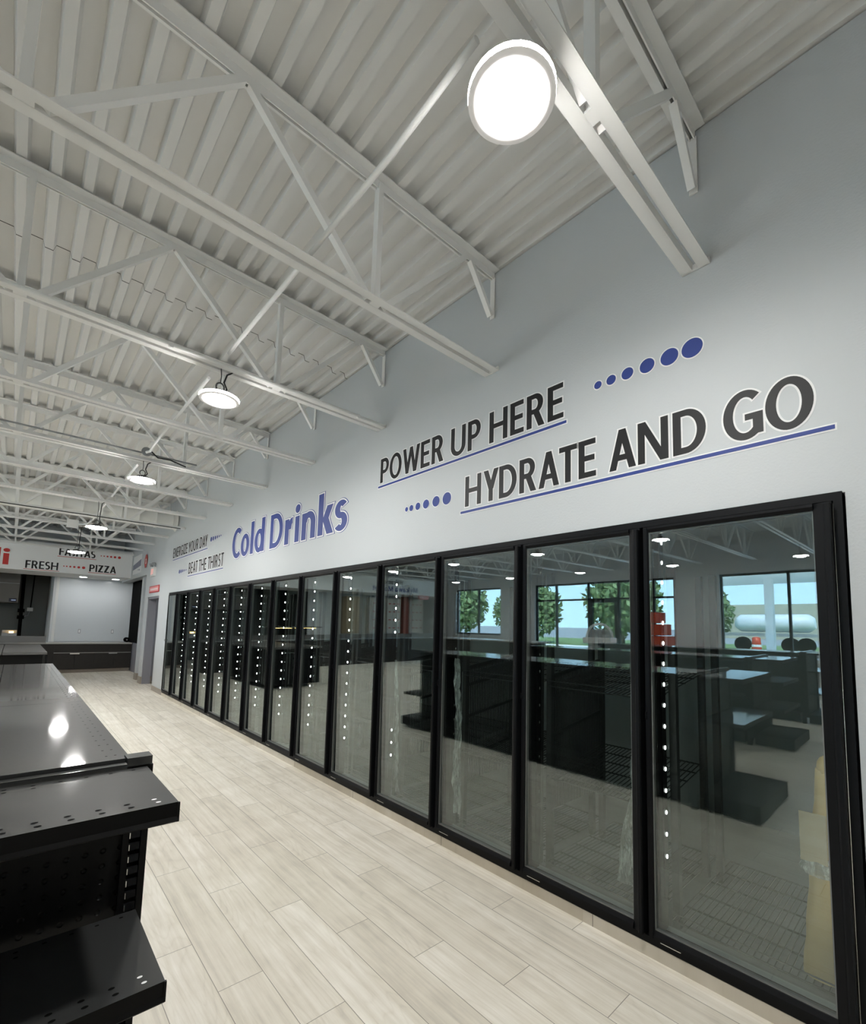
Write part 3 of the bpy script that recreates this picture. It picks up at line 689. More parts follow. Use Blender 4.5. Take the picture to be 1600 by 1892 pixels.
def letter_mesh(pr, x0, sx, sy, e, place, mb, mi=0, d=0.):
    # e: outline growth in metres
    ex, ey = e/sx, e/sy
    def Q(pts): mb.face([place((x0+u)*sx, v*sy, d) for u, v in pts], mi)
    # d is read from the enclosing scope at call time
    d0 = d
    for pi, p in enumerate(pr):
        d = d0 + pi*.00016
        if p[0] == 'r':
            _, a, b, c_, dd = p; Q([(a-ex, b-ey), (c_+ex, b-ey), (c_+ex, dd+ey), (a-ex, dd+ey)])
        elif p[0] == 'd':
            _, a, b, c_, dd, w_ = p; sl = (c_-a)/(dd-b); g = ex*math.sqrt(1+(sl*sx/sy)**2)
            b2, d2 = b-ey, dd+ey; a2, c2 = a-sl*ey, c_+sl*ey
            Q([(a2-g, b2), (a2+w_+g, b2), (c2+w_+g, d2), (c2-g, d2)])
        elif p[0] == 'a':
            _, cx, cy_, rx, ry, a0, a1, wx, wy = p
            full = abs(a1-a0) >= 359
            if not full: da = math.degrees(e/(ry*sy)); a0 -= da; a1 += da
            n = max(10, int(abs(a1-a0)/7.5)); ix, iy = max(.01, rx-wx-ex), max(.01, ry-wy-ey)
            for i in range(n):
                t0, t1 = R(a0+(a1-a0)*i/n), R(a0+(a1-a0)*(i+1)/n)
                Q([(cx+(rx+ex)*math.cos(t0), cy_+(ry+ey)*math.sin(t0)), (cx+(rx+ex)*math.cos(t1), cy_+(ry+ey)*math.sin(t1)),
                   (cx+ix*math.cos(t1), cy_+iy*math.sin(t1)), (cx+ix*math.cos(t0), cy_+iy*math.sin(t0))])
        elif p[0] == 'o':
            _, cx, cy_, rx, ry = p
            Q([(cx+(rx+ex)*math.cos(t), cy_+(ry+ey)*math.sin(t)) for t in [2*math.pi*i/24 for i in range(24)]])
def sign(text, frame, u0, u1, v0, cap, m, label, underline=None, outline=.008, space=.37, track=.10, edge=None, lm=WHITE, name='wall_lettering'):
    # frame: function (u, v, depth) -> world; one vinyl transfer = one thing; each letter a part
    lay, wd = layout(text, track, space); sx = (u1-u0)/wd; sy = cap
    base = frame(u0, v0, 0)
    root = thing(name, label, 'lettering', base, 'vinyl lettering on the walls')
    pl = lambda u, v, d: frame(u0+u, v0+v, d)
    if outline:
        mb = MB()
        for ch, x, pr in lay: letter_mesh(pr, x, sx, sy, outline, pl, mb, 0, .0018)
        if underline: a, b, z0, z1 = underline; o_ = outline*.8; mb.face([frame(a-o_, z0-o_, .0018), frame(b+o_, z0-o_, .0018), frame(b+o_, z1+o_, .0018), frame(a-o_, z1+o_, .0018)])
        mb.build('white_outline', lm, root)
    if edge:   # thin coloured rim outside the white outline, shifted to one side
        mb = MB()
        for ch, x, pr in lay: letter_mesh(pr, x+edge[1]/sx, sx, sy, edge[0], pl, mb, 0, .0009)
        mb.build('rim', edge[2], root)
    for ch, x, pr in lay:
        mb = MB(); letter_mesh(pr, x, sx, sy, 0, pl, mb, 0, .003); mb.build('letter', m, root)
    if underline:
        a, b, z0, z1 = underline; mb = MB(); mb.face([frame(a, z0, .003), frame(b, z0, .003), frame(b, z1, .003), frame(a, z1, .003)]); mb.build('underline', underline_mat[0], root)
    return root
underline_mat = [BLUE]
def dots(frame, us, v, rs, m, label, outline=.006):
    root = thing('dot_row', label, 'dots', frame(us[0], v, 0), 'vinyl dot rows on the walls')
    mb = MB()
    for u, r_ in zip(us, rs): mb.face([frame(u+(r_+outline)*math.cos(t), v+(r_+outline)*math.sin(t), .0018) for t in [2*math.pi*i/28 for i in range(28)]])
    mb.build('white_outline', WHITE, root)
    for u, r_ in zip(us, rs):
        mb = MB(); mb.face([frame(u+r_*math.cos(t), v+r_*math.sin(t), .003) for t in [2*math.pi*i/28 for i in range(28)]]); mb.build('dot', m, root)
FR = lambda u, v, d: (-d, -u, v)               # right wall, read from inside the shop
FS = lambda u, v, d: (u, 15.6-d, v)            # soffit over the deli
sign('POWER UP HERE', FR, -3.44, -1.518, 2.850, .226, INK, 'black capitals POWER UP HERE with a blue underline on the white wall', (-3.468, -1.497, 2.806, 2.824))
sign('HYDRATE AND GO', FR, -2.345, -.335, 2.432, .226, INK, 'black capitals HYDRATE AND GO with a blue underline on the white wall', (-2.389, -.267, 2.386, 2.404))
sign('Cold Drinks', FR, -7.31, -4.00, 2.505, .447, BLUE, 'large blue lettering Cold Drinks on the white wall above the cooler', None, .014, .36, .105, (.019, .007, BLUE))
sign('ENERGIZE YOUR DAY', FR, -10.94, -8.60, 2.855, .21, INK, 'black capitals ENERGIZE YOUR DAY at the far end of the white wall', (-10.93, -8.55, 2.802, 2.818))
sign('BEAT THE THIRST', FR, -9.66, -7.68, 2.432, .22, INK, 'black capitals BEAT THE THIRST at the far end of the white wall', (-9.70, -7.66, 2.386, 2.402))
dots(FR, [-1.291, -1.211, -1.117, -1.010, -.896, -.788], 2.966, [.023, .028, .033, .039, .044, .049], BLUE, 'row of six blue dots growing to the right after POWER UP HERE')
dots(FR, [-3.035, -2.972, -2.887, -2.785, -2.665, -2.541], 2.536, [.020, .026, .031, .037, .042, .048], BLUE, 'row of six blue dots growing to the right before HYDRATE AND GO')
dots(FR, [-8.385, -8.275, -8.165, -8.06, -7.965, -7.88], 2.948, [.044, .039, .034, .028, .023, .018], BLUE, 'row of six small blue dots shrinking to the right after ENERGIZE YOUR DAY')
dots(FR, [-10.32, -10.20, -10.085, -9.98, -9.885, -9.80], 2.527, [.044, .039, .034, .028, .023, .018], BLUE, 'row of six small blue dots shrinking to the right before BEAT THE THIRST')
underline_mat[0] = RED
sign('FRESH', FS, -2.295, -1.645, 2.775, .20, INK, 'black capitals FRESH with a red underline above the deli', (-2.325, -1.615, 2.745, 2.757), .006)
sign('PIZZA', FS, -.985, -.385, 2.815, .195, INK, 'black capitals PIZZA with a red underline above the deli', (-1.0, -.375, 2.783, 2.795), .006)
sign('FAJITAS', FS, -1.655, -.880, 3.185, .20, INK, 'black capitals FAJITAS partly behind a lamp above the deli', (-1.683, -.85, 3.147, 3.159), .006)
sign('Deli', FS, -3.62, -2.61, 2.82, .40, RED, 'large red lettering ending in a letter i above the deli at the left edge', None, .012, .3, .09)
dots(FS, [-.747, -.680, -.603, -.520, -.430, -.325], 3.272, [.014, .017, .022, .026, .030, .036], RED, 'row of six red dots growing to the right after FAJITAS')
dots(FS, [-1.53, -1.47, -1.395, -1.31, -1.215, -1.11], 2.902, [.014, .017, .022, .026, .030, .036], RED, 'row of six red dots growing to the right between FRESH and PIZZA')
sign('Welcome', FS, -9.95, -8.95, 3.12, .20, INK, 'black lettering Welcome over the checkout, seen in the cooler glass', None, .0)
sign('Mykawa Market', FS, -10.75, -8.35, 2.82, .22, BLUE, 'blue lettering Mykawa Market over the checkout, seen in the cooler glass', None, .0)

# ------------------------------------------------------------------ signs on the far end of the right wall
def ngon(mb, frame, u, v, r_, n, a0, d): mb.face([frame(u+r_*math.cos(a0+2*math.pi*i/n), v+r_*math.sin(a0+2*math.pi*i/n), d) for i in range(n)])
oc = thing('octagon_sign', 'red octagonal sign with a white emblem on the wall past the cooler', 'sign', (0, 13.66, 3.04))
mb = MB(); ngon(mb, FR, -13.66, 3.04, .185, 8, R(22.5), .012); mb.build('panel', RED, oc)
mb = MB(); mb.face([FR(-13.66+a, 3.03+b, .014) for a, b in ((-.07, -.06), (.07, -.06), (.07, .07), (-.07, .07))]); mb.build('emblem', WHITE, oc)
mb = MB(); mb.face([FR(-13.66+.032*math.cos(t), 3.035+.045*math.sin(t), .016) for t in [2*math.pi*i/20 for i in range(20)]]); mb.build('emblem_mark', RED, oc)
ex = thing('exit_sign', 'lit white exit sign with two emergency lamp heads on the wall', 'exit sign', (0, 12.63, 2.68))
mb = MB(); mb.box(-.05, 12.46, 2.58, 0, 12.80, 2.80); mb.build('body', TRIMW, ex)
mb = MB(); lay, wd = layout('EXIT')
for ch, x, pr in lay: letter_mesh(pr, x, .24/wd, .13, 0, lambda u, v, d: FR(-12.75+u, 2.625+v, d), mb, 0, .052)
mb.build('letters', EXITL, ex)
for yy in (12.50, 12.76):
    mb = MB(); mb.tube([(-.02, yy, 2.80), (-.03, yy, 2.86)], .012, 8); mb.tube([(-.02, yy, 2.875), (-.08, yy, 2.855)], [.032, .042], 12); mb.build('lamp_head', BOXG, ex)
rs = thing('door_sign', 'small red and white rectangular sign over the hall doorway', 'sign', (0, 12.47, 2.27))
mb = MB(); mb.box(-.012, 11.97, 2.19, 0, 12.97, 2.35); mb.build('panel', RED, rs)
mb = MB(); mb.box(-.014, 12.01, 2.212, -.012, 12.93, 2.328); mb.build('face', pbr('pale_pink', rgb(230, 150, 150), .5), rs)
mb = MB()     # lettering too small to read in the photo: plain short strokes
for q in range(9): mb.box(-.0155, 12.10+.085*q, 2.245, -.014, 12.145+.085*q, 2.290)
mb.build('small_print', WHITE, rs)
po = thing('wall_poster', 'pale poster with a grey purple band above the side opening', 'poster', (0, 14.85, 2.95))
mb = MB(); mb.box(-.006, 14.3, 2.80, 0, 15.4, 3.30); mb.build('sheet', WHITE, po)
mb = MB(); mb.prism([(14.3, 2.98), (15.4, 2.92), (15.4, 3.06), (14.3, 3.16)], 'x', -.008, -.006); mb.build('band', PURP, po)
mb = MB()
for q in range(5): mb.box(-.008, 14.42+.1*q, 2.86+.01*q, -.0065, 14.48+.1*q, 2.90)
mb.build('small_print', PURP, po)

# ------------------------------------------------------------------ deli at the far end
bc = thing('base_cabinet', 'low dark laminate cabinet run with metal pulls under the white panel', 'cabinet', (-.65, 16.62, 0))
mb = MB(); mb.box(-1.74, 16.64, .10, .32, YB-.04, .81); mb.build('body', CAB, bc)
mb = MB(); mb.box(-1.74, 16.70, 0, .32, YB-.04, .10); mb.build('plinth', TILEB, bc)
mb = MB(); mb.box(-1.50, 16.625, .58, .32, 16.64, .80); mb.build('drawer_front', CAB, bc)
mb = MB(); mb.box(-1.50, 16.61, .555, .32, 16.64, .568); mb.build('edge_strip', WTOP, bc)
for a, b in ((-1.50, -1.035), (-1.025, -.57), (-.56, -.11), (-.10, .32)):
    mb = MB(); mb.box(a, 16.622, .115, b, 16.64, .55); dd = mb.build('door', CAB, bc, .003)
for a, b in ((-1.145, -.93), (-.24, -.03)):
    mb = MB(); mb.box(a, 16.59, .525, b, 16.622, .555); mb.build('pull', CHROME, bc)
wt = MB(); wt.box(-1.76, 16.58, .81, .325, YB-.04, .85); tag(wt.build('worktop', WTOP, None, .004), 'pale grey worktop on the dark cabinet run at the far end', 'worktop')
wp = thing('wall_panel', 'large glossy white panel behind the far worktop', 'wall panel', (-.6, YB, .85))
mb = MB(); mb.box(-1.50, YB-.02, .86, .335, YB, 2.72); mb.build('sheet', PANEL, wp)
mb = MB(); mb.box(-1.565, YB-.035, .85, -1.50, YB, 2.72); mb.build('corner_trim', TRIMW, wp)
for x, lb in ((-.935, 'left'), (-.125, 'right')):
    ou = thing('power_outlet', '%s of two small outlets on the glossy white panel' % lb, 'outlet', (x, YB-.02, 1.16), 'outlets on the white panel')
    mb = MB(); mb.box(x-.03, YB-.028, 1.10, x+.03, YB-.02, 1.22); mb.build('plate', BOXG, ou)
    mb = MB(); mb.box(x-.016, YB-.031, 1.12, x+.016, YB-.028, 1.20); mb.build('face', WHITE, ou)
for x, lb in ((-1.02, 'left'), (-.25, 'right')):
    dl = thing('downlight', '%s of two bright downlights under the deli soffit' % lb, 'downlight', (x, 16.5, 2.72), 'downlights under the soffit')
    mb = MB(); mb.lathe((x, 16.5, 2.72), [(.10, -.001), (.115, -.008), (.09, -.012)], 24); mb.build('rim', TRIMW, dl)
    mb = MB(); mb.disc((x, 16.5, 2.712), .09, 'z', 24); mb.build('lens', DOWN, dl)
bp = thing('dark_screen', 'tall black panel standing at the right end of the worktop', 'panel', (.32, 16.2, .85))
mb = MB(); mb.box(.30, 14.35, .86, .338, YB-.05, 2.70); mb.build('sheet', BLK2, bp)
ro = thing('tape_roll', 'small black roll lying on the right end of the worktop', 'roll', (.22, 17.0, .85))
mb = MB(); mb.tube([(.23, 16.9, .925), (.23, 17.05, .925)], .072, 20); mb.build('roll', BLK2, ro); mb = MB(); mb.tube([(.23, 16.89, .925), (.23, 17.06, .925)], .02, 12); mb.build('core', BOXG, ro)
# kitchen behind
hd = thing('extractor_hood', 'stainless extractor hood at the left edge of the deli kitchen', 'hood', (-3.4, 18.6, 2.4))
mb = MB(); mb.prism([(18.3, 1.95), (19.5, 1.95), (19.5, 2.95), (18.3, 2.95)], 'x', -4.6, -2.345); mb.build('canopy', HOODM, hd)
mb = MB(); mb.box(-4.6, 18.285, 2.50, -2.35, 18.30, 2.515); mb.build('seam', BOXG, hd)
mb = MB(); mb.box(-2.55, 18.27, 1.965, -2.38, 18.30, 2.07); pn = mb.build('control_panel', pbr('navy_plastic', (.01, .012, .03, 1), .4), hd)
mb = MB(); mb.box(-2.50, 18.266, 2.0, -2.40, 18.27, 2.03); mb.build('screen', SCREEN, pn)
pp = thing('drain_pipe', 'black vertical pipe with a joint on the dark kitchen wall', 'pipe', (-2.25, 18.9, 1))
mb = MB(); mb.tube([(-2.235, 18.9, .6), (-2.27, 18.9, 3.3)], .045, 14); mb.build('pipe', BLK2, pp)
for z in (1.72, 1.52): mb = MB(); mb.tube([(-2.25, 18.9, z-.05), (-2.25, 18.9, z+.06)], .085, 14); mb.build('coupling', BLK2, pp)
jb = thing('junction_box', 'pale junction box with thin conduits on the dark kitchen wall', 'junction box', (-2.05, 19.46, 1.78))
mb = MB(); mb.box(-2.11, 19.42, 1.72, -1.97, 19.5, 1.83); mb.build('box', WTOP, jb)
mb = MB(); mb.tube([(-2.03, 19.46, 1.83), (-2.0, 19.46, 3.3)], .015, 8); mb.build('conduit', BLK2, jb)
mb = MB(); mb.tube([(-2.04, 19.45, 1.72), (-2.08, 19.4, 1.58), (-2.22, 19.2, 1.53)], .012, 8); mb.build('cable', BOXG, jb)
pv = thing('prep_counter', 'stainless prep counter with a raised back behind the low black shelving', 'counter', (-2.8, 14.9, 0))
mb = MB(); mb.box(-11.4, 14.5, .90, -1.78, 15.2, .945); mb.build('top', STAIN, pv)
mb = MB(); mb.box(-11.4, 14.48, .945, -1.79, 14.51, 1.09); mb.build('upstand', pbr('brushed_grey', (.10, .10, .098, 1), .4, spec=.5), pv)
mb = MB(); mb.box(-11.4, 14.55, .0, -1.80, 15.2, .90); mb.build('front_panel', CAB, pv)
wl_ = thing('warmer_lamp', 'small glowing food warmer at the left edge beyond the prep counter', 'warmer', (-2.42, 18.2, 1.05))
mb = MB(); mb.box(-2.62, 18.0, .9, -2.30, 18.4, 1.06); mb.box(-2.62, 18.38, .9, -2.30, 18.4, 1.14); mb.build('case', BOXG, wl_)
mb = MB(); mb.box(-2.47, 18.2, 1.065, -2.37, 18.30, 1.11); mb.build('light', WARM, wl_)

# ------------------------------------------------------------------ gondola shelving
GX0, GX1, GZ = -2.745, -2.118, 1.14
def slots(mb, pts, r_=.0065, z=GZ, mi=1, ex=1.5):
    for x, y in pts: mb.disc((x, y, z+.0006), r_, 'z', 10, mi, r_*ex)
def gondola(dx=0., dy=0., sections=3, full=True, label='', near=True):
    x0, x1 = GX0+dx, GX1+dx; xc = (x0+x1)/2; ya = 1.61+dy; SL = 1.213
    root = thing('gondola_shelving', label, 'shelving', (xc, ya, 0), 'black gondola shelving runs')
    for s in range(sections):
        y0, y1 = ya+SL*s, ya+SL*(s+1)-.003
        for a, b in ((x0, xc-.002), (xc+.002, x1)):
            mb = MB(); mb.box(a, y0, GZ-.003, b, y1, GZ); mb.box(a, y0, GZ-.04, b, y0+.003, GZ-.003, 2); mb.box(a, y1-.003, GZ-.04, b, y1, GZ-.003)
            e = x1 if b > xc else x0; i = -1 if b > xc else 1
            mb.prism([(e, GZ), (e, GZ-.036), (e+i*.006, GZ-.046), (e+i*.004, GZ-.034), (e+i*.004, GZ-.004)], 'y', y0, y1, 2)
            if near and b > xc:
                n = int(SL/.0762)
                for k in range(n):
                    yy = y0+.05+.0762*k
                    slots(mb, [(x1-.03, yy), (x1-.052, yy)], .0035, ex=1)
            o = mb.build('top_shelf', [GOND, RUBB, GOND2], root)
            if s == 0 and b > xc and near:
                mb = MB(); mb.disc((x1-.105, y0-.0006, GZ-.022), .009, 'y', 14); mb.build('bright_hole', WHITE, o)  # white disc painted in for a hole that looks bright
        mb = MB(); mb.box(xc-.012, y0+.02, .1, xc+.012, y1-.02, GZ-.06); mb.build('back_panel', PEG, root)
        for a, b in ((x0, xc-.012), (xc+.012, x1)):
            mb = MB(); mb.box(a, y0, .02, b, y1, .15); mb.build('base_deck', GOND2, root)
            if not full: continue
            mb = MB(); mb.box(a+(.0 if a == x0 else 0), y0+.01, .62, b, y1-.01, .628); e = x1 if b > xc else x0; mb.box(e-.004, y0+.01, .59, e+.004, y1-.01, .628); mb.build('shelf', GOND2, root)
    for s in range(sections+1):
        yy = ya+SL*s; mb = MB(); mb.box(xc-.03, yy-.015, 0, xc+.03, yy+.015, GZ-.045); mb.build('upright', GOND2, root)
    return root
gondola(full=False, label='long low black gondola shelving with glossy grey top in the left foreground')
gondola(-2.9, .3, 3, True, 'black gondola shelving, second row from the cooler wall, seen in the cooler glass', False)
gondola(-5.2, .1, 3, True, 'black gondola shelving, third row from the cooler wall, seen in the cooler glass', False)

def endcap(dx=0., dy=0., label='', near=True, levels=(1.14, .771)):
    xr, xl = -2.098+dx, -3.02+dx; yb, yf = 1.49+dy, 1.162+dy
    root = thing('end_shelving', label, 'shelving', ((xl+xr)/2, yf, 0), 'black end shelving units')
    for z in levels:
        mb = MB(); mb.box(xl, yf, z-.003, xr, yb, z)
        mb.prism([(yf, z), (yf-.0005, z-.030), (yf-.006, z-.038), (yf-.004, z-.041), (yf+.005, z-.030), (yf+.004, z-.003)], 'x', xl, xr, 3)
        mb.box(xr-.003, yf+.003, z-.026, xr, yb-.02, z-.003); mb.box(xl, yf+.003, z-.026, xl+.003, yb-.02, z-.003)
        if near:
            xs_ = [xr-.035-.0508*k for k in range(18)]
            slots(mb, [(x, yf+.022) for x in xs_[1:]] + [(x-.004, yf+.045) for x in xs_[1:]], .0042, z, 1, 1.5)
            slots(mb, [(x, yb-.02) for x in xs_] + [(x, yb-.042) for x in xs_[4:]], .0035, z, 1, 1.4)
            slots(mb, [(xs_[0], yf+.022), (xs_[0]-.004, yf+.045)], .0036, z, 2, 1.5)  # white discs painted in for bright floor seen through two slots
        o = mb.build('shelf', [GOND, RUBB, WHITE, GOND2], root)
        mb = MB(); mb.box(xr-.002, yf-.002, z-.042, xr+.003, yf+.004, z-.001); mb.build('lip_end', GOND2, o)
    mb = MB(); mb.box(xl+.02, yb+.022, .1, xr-.027, yb+.03, 1.10); mb.build('pegboard_panel', PEG, root)
    mb = MB(); mb.box(xl, yf-.09, .02, xr, yb, .15); mb.build('base_deck', GOND2, root)
    for xx in (xr-.012, xl+.012):
        mb = MB(); mb.box(xx-.018, yb+.035, 0, xx+.034, yb+.085, 1.135); mb.box(xx-.03, yb+.004, .1, xx-.016, yb+.03, 1.12); mb.box(xx+.012, yb+.004, .1, xx+.024, yb+.04, 1.12)
        up = mb.build('upright', GOND2, root)
        mb = MB(); z = .10
        while z < 1.10: mb.box(xx-.014, yb+.006, z, xx+.010, yb+.012, z+.018); z += .0305
        up2 = mb.build('slot_strip', BLK, up)
        mb = MB(); z = .10
        while z < 1.10: mb.box(xx-.0148, yb+.003, z+.0015, xx-.0128, yb+.0055, z+.0165); z += .0305
        mb.build('slot_glint', CHROME, up)  # chrome slivers paint in the bright dashes of light at the slots
        mb = MB(); mb.box(xx-.03, yb+.03, 1.138, xx+.03, yb+.082, 1.160); mb.build('cap', GOND, up)
    mb = MB(); mb.box(xl+.04, yb+.01, 1.118, xr-.045, yb+.034, 1.150); mb.box(xl+.04, yb+.045, 1.125, xr-.045, yb+.075, 1.158); mb.build('top_rail', GOND, root)
    return root
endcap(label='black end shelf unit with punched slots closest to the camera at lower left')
endcap(-2.9, .3, 'black end shelf unit of the second shelving row, seen in the cooler glass', False, (1.14, .85, .5))
endcap(-5.2, .1, 'black end shelf unit of the third shelving row, seen in the cooler glass', False, (1.14, .85, .5))
fe = thing('end_shelving', 'black end shelf unit at the far end of the foreground shelving, seen mirrored', 'shelving', (-2.43, 5.4, 0), 'black end shelving units')
for z, dd in ((.52, .36), (.15, .42)):
    mb = MB(); mb.box(-2.75, 5.275, z-.035 if z > .2 else .03, -2.11, 5.26+dd, z); mb.build('shelf' if z > .2 else 'base_deck', GOND2, fe)
mb = MB(); mb.box(-2.72, 5.268, .1, -2.14, 5.275, 1.09); mb.build('back_panel', PEG, fe)
lg = thing('low_display', 'low black display unit with a grey top before the far counter', 'display unit', (-2.6, 10.3, 0))
mb = MB(); mb.box(-3.25, 10.35, .08, -1.98, 13.2, .90); mb.build('body', GOND2, lg)
for a, b in ((10.3, 11.75), (11.76, 13.25)):
    for c_, d_ in ((-3.3, -2.5), (-2.49, -1.93)):
        mb = MB(); mb.box(c_, a, .91, d_, b, .95); mb.build('top_panel', pbr('grey_top', (.085, .085, .083, 1), .4, spec=.3), lg)
mb = MB(); mb.box(-1.95, 10.33, .05, -1.92, 10.38, .91); mb.build('corner_post', GOND2, lg)

# ------------------------------------------------------------------ the rest of the shop, seen mirrored in the cooler glass
ck_ = thing('checkout_counter', 'dark checkout counter with a pale top across the shop, seen in the cooler glass', 'counter', (-9.2, 10.5, 0))
mb = MB(); mb.box(-10.2, 8.6, 0, -9.6, 13.2, .95); mb.build('front_panel', CAB, ck_)
mb = MB(); mb.box(-10.3, 8.5, .95, -9.5, 13.3, .99); mb.build('top', WTOP, ck_)
cs = thing('cashier_sign', 'small red sign reading CASHIER over the checkout', 'sign', (-11.1, 15.6, 2.62))
mb = MB(); mb.box(-11.4, 15.57, 2.55, -10.8, 15.6, 2.72); mb.build('panel', RED, cs)
mb = MB(); lay, wd = layout('CASHIER')
for ch, x, pr in lay: letter_mesh(pr, x, .5/wd, .09, 0, lambda u, v, d: (-11.35+u, 15.57-d, 2.59+v), mb, 0, .002)
mb.build('letters', WHITE, cs)
for i, (x0, x1, m) in enumerate(((-8.55, -7.9, BEIGE), (-9.9, -9.05, PAPER), (-10.75, -10.0, PAPER), (-12.1, -11.3, PAPER))):
    t = thing('covered_shelf', 'tall %s covered shelf, %s from the kitchen behind the checkout' % (['beige', 'white', 'white', 'white'][i], ORD[i]), 'shelf', (x0, 16.9, 1.0), 'covered shelves behind the checkout')
    mb = MB(); mb.box(x0, 16.8, 1.05, x1, 17.19, 2.6); mb.build('cover_sheet', m, t)
    if i:
        mb = MB()
        for a in range(4):
            for b in range(3): mb.box(x0+.06+b*.24, 16.796, 1.25+.36*a, x0+.18+b*.24, 16.8, 1.30+.36*a)
        mb.build('printed_mark', pbr('print_red', rgb(190, 90, 80), .6), t)
mb = MB(); mb.box(-11.2, 16.75, 0, -10.9, 17.15, 2.7); tag(mb.build('red_column', pbr('rust_red', rgb(150, 60, 36), .5)), 'rust red column between the covered shelves behind the checkout', 'column')
fw = thing('food_warmer', 'glass food warmer glowing orange on the deli counter, seen in the cooler glass', 'food warmer', (-4.6, 14.9, .95))
mb = MB(); mb.box(-5.6, 14.6, .947, -3.7, 15.1, .99); mb.box(-5.6, 14.6, 1.32, -3.7, 15.1, 1.36); mb.build('case', HOODM, fw)
mb = MB()
for x in (-5.3, -4.9, -4.4, -4.0): mb.box(x-.12, 14.7, 1.30, x+.12, 15.0, 1.315)
mb.build('heat_lamp', WARM, fw)
mb = MB()
for x in (-5.3, -4.8, -4.3, -3.95): mb.box(x-.16, 14.7, .99, x+.14, 15.0, 1.05)
mb.build('tray', pbr('tray_gold', rgb(190, 140, 60), .4), fw)
oc_ = thing('crate_stack', 'stack of orange red crates by the entrance glass, seen in the cooler glass', 'crates', (-11.3, 5.7, 0))
for z, a, b in ((0, 5.25, 6.2), (.42, 5.25, 6.2), (.84, 5.25, 6.2), (1.26, 5.35, 6.1), (1.60, 5.5, 5.9)):
    mb = MB(); mb.box(-11.7, a, z+.01, -11.0, b, z+(.40 if z < 1.2 else .32)); mb.build('crate', ORANGE, oc_, .02)
ar = thing('arched_display', 'white arched display frame near the entrance, seen in the cooler glass', 'display', (-11.0, 7.2, 0))
mb = MB(); mb.tube([(-11.0, 7.2+.42*math.cos(t), 1.15+.42*math.sin(t)) for t in [i*math.pi/14 for i in range(15)]], .04, 8); mb.build('arch', WHITE, ar)
mb = MB(); mb.box(-11.2, 6.75, .98, -10.8, 7.65, 1.15); mb.build('shelf', WHITE, ar)
mb = MB(); mb.box(-11.15, 6.9, 0, -10.85, 7.5, .98); mb.build('stand', BOXG, ar)
mb = MB(); mb.box(-11.02, 6.85, 1.15, -11.0, 7.55, 1.4); mb.build('back', BOXG, ar)
mc = thing('boxed_machine', 'grey boxed machine with a round dark port by the front window', 'machine', (-11.6, 2.2, 0))
mb = MB(); mb.box(-12.2, 1.5, 0, -11.4, 3.0, .80); mb.build('body', WALL2, mc)
mb = MB(); mb.tube([(-11.4, 2.0, .42), (-11.37, 2.0, .42)], .25, 28); mb.build('port', BOXG, mc)
mb = MB(); mb.box(-11.40, 2.2, .62, -11.395, 2.55, .78); mb.build('notice', PAPER, mc)

# ------------------------------------------------------------------ outdoors beyond the left windows
g = MB(); g.box(-30, -40, -.25, XL-.25, 70, -.12); tag(g.build('concrete_apron', CONC), 'pale concrete forecourt outside the shop windows', 'forecourt', None, 'structure')
g = MB(); g.box(-46, -60, -.27, -30, 90, -.15); tag(g.build('grass_verge', GRASS), 'green grass verge beyond the forecourt', 'grass', None, 'structure')
g = MB(); g.box(-150, -120, -.30, -46, 200, -.17); tag(g.build('road', ROAD), 'grey road beyond the grass verge', 'road', None, 'structure')
def tree(x, y, h, r_, label, seed):
    t = thing('tree', label, 'tree', (x, y, -.15), 'trees outside the windows'); q = random.Random(seed)
    mb = MB(); mb.tube([(x, y, -.2), (x+.1, y, h*.3), (x-.1, y+.1, h*.62)], [.22, .16, .08], 8)
    for k in range(5): a = q.uniform(0, 6.28); mb.tube([(x, y, h*.32), (x+r_*.5*math.cos(a), y+r_*.5*math.sin(a), h*.62)], [.09, .03], 6)
    mb.build('trunk', BARK, t)
    mb = MB()
    for k in range(2600):
        a = q.uniform(0, 6.283); b = math.acos(q.uniform(-1, 1)); rr = r_*q.uniform(.45, 1.0)
        c = Vector((x+rr*math.sin(b)*math.cos(a), y+rr*math.sin(b)*math.sin(a), h*.52+.46*h*(rr/r_)*math.cos(b)))
        u = Vector((q.gauss(0, 1), q.gauss(0, 1), q.gauss(0, 1))).normalized(); v = u.orthogonal().normalized(); s_ = q.uniform(.12, .26)*r_/2
        mb.face([c-u*s_, c-v*s_*.5, c+u*s_, c+v*s_*.5])
    mb.build('foliage', LEAF, t)
tree(-34, 36, 6.5, 3.2, 'broad green tree outside the far window, seen in the cooler glass', 1)
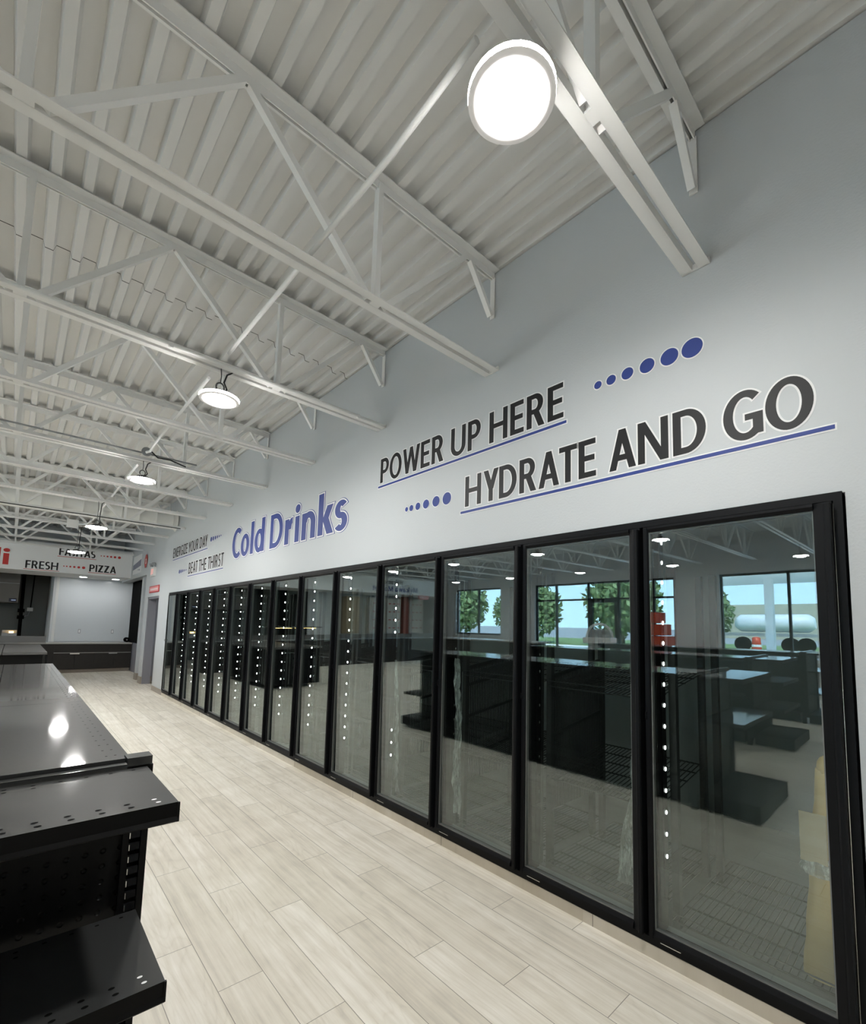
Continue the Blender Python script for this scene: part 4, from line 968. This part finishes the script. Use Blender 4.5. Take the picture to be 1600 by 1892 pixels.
tree(-36, 30, 5.0, 2.2, 'smaller green tree outside the far window, seen in the cooler glass', 2)
tree(-31, 24.2, 5.2, 2.6, 'green tree left of the entrance glass, seen in the cooler glass', 3)
tree(-34, 17.6, 6.5, 3.0, 'tall green tree beyond the entrance doors, seen in the cooler glass', 4)
tree(-36, 12.2, 4.6, 1.9, 'small round green tree beside the tanker, seen in the cooler glass', 5)
tk = thing('tank_trailer', 'long white tank trailer parked on the verge, seen in the cooler glass', 'trailer', (-35, 7.7, -.15))
mb = MB(); mb.tube([(-35, 5.6, 1.75), (-35, 5.9, 1.72), (-35, 9.6, 1.72), (-35, 9.9, 1.75)], [.35, .58, .58, .35], 20); mb.build('tank', TANKM, tk)
mb = MB(); mb.box(-35.4, 5.4, .85, -34.6, 10.6, 1.05); mb.build('chassis', BOXG, tk)
for yy in (6.0, 6.8, 9.4): mb = MB(); mb.tube([(-34.55, yy, .33), (-34.3, yy, .33)], .48, 16); mb.build('wheel', BLK2, tk)
cn = thing('fuel_canopy', 'white flat fuel canopy on posts over the forecourt, seen in the cooler glass', 'canopy', (-24, 3, 0))
mb = MB(); mb.box(-27, -6, 3.75, -20, 8.5, 4.35); mb.build('roof', SKYC, cn)
for yy in (-3, 5.5): mb = MB(); mb.box(-23.7, yy-.15, -.15, -23.3, yy+.15, 3.75); mb.build('post', SKYC, cn)
sh = MB(); sh.box(-75, 2, -.2, -68, 24, 4.2); tag(sh.build('metal_shed', FIELD), 'long beige metal shed far beyond the road, seen in the cooler glass', 'shed')
ba = thing('traffic_barrel', 'orange traffic barrel on the verge, seen in the cooler glass', 'barrel', (-33, 8.3, -.15))
mb = MB(); mb.lathe((-33, 8.3, -.15), [(.30, 0), (.27, .3), (.25, .6), (.22, .95), (.001, 1.0)], 18); mb.build('body', ORANGE, ba)
mb = MB(); mb.lathe((-33, 8.3, -.15), [(.272, .35), (.262, .5)], 18); mb.build('stripe', WHITE, ba)

for o in bpy.data.objects:
    if '_loc' in o: del o['_loc']
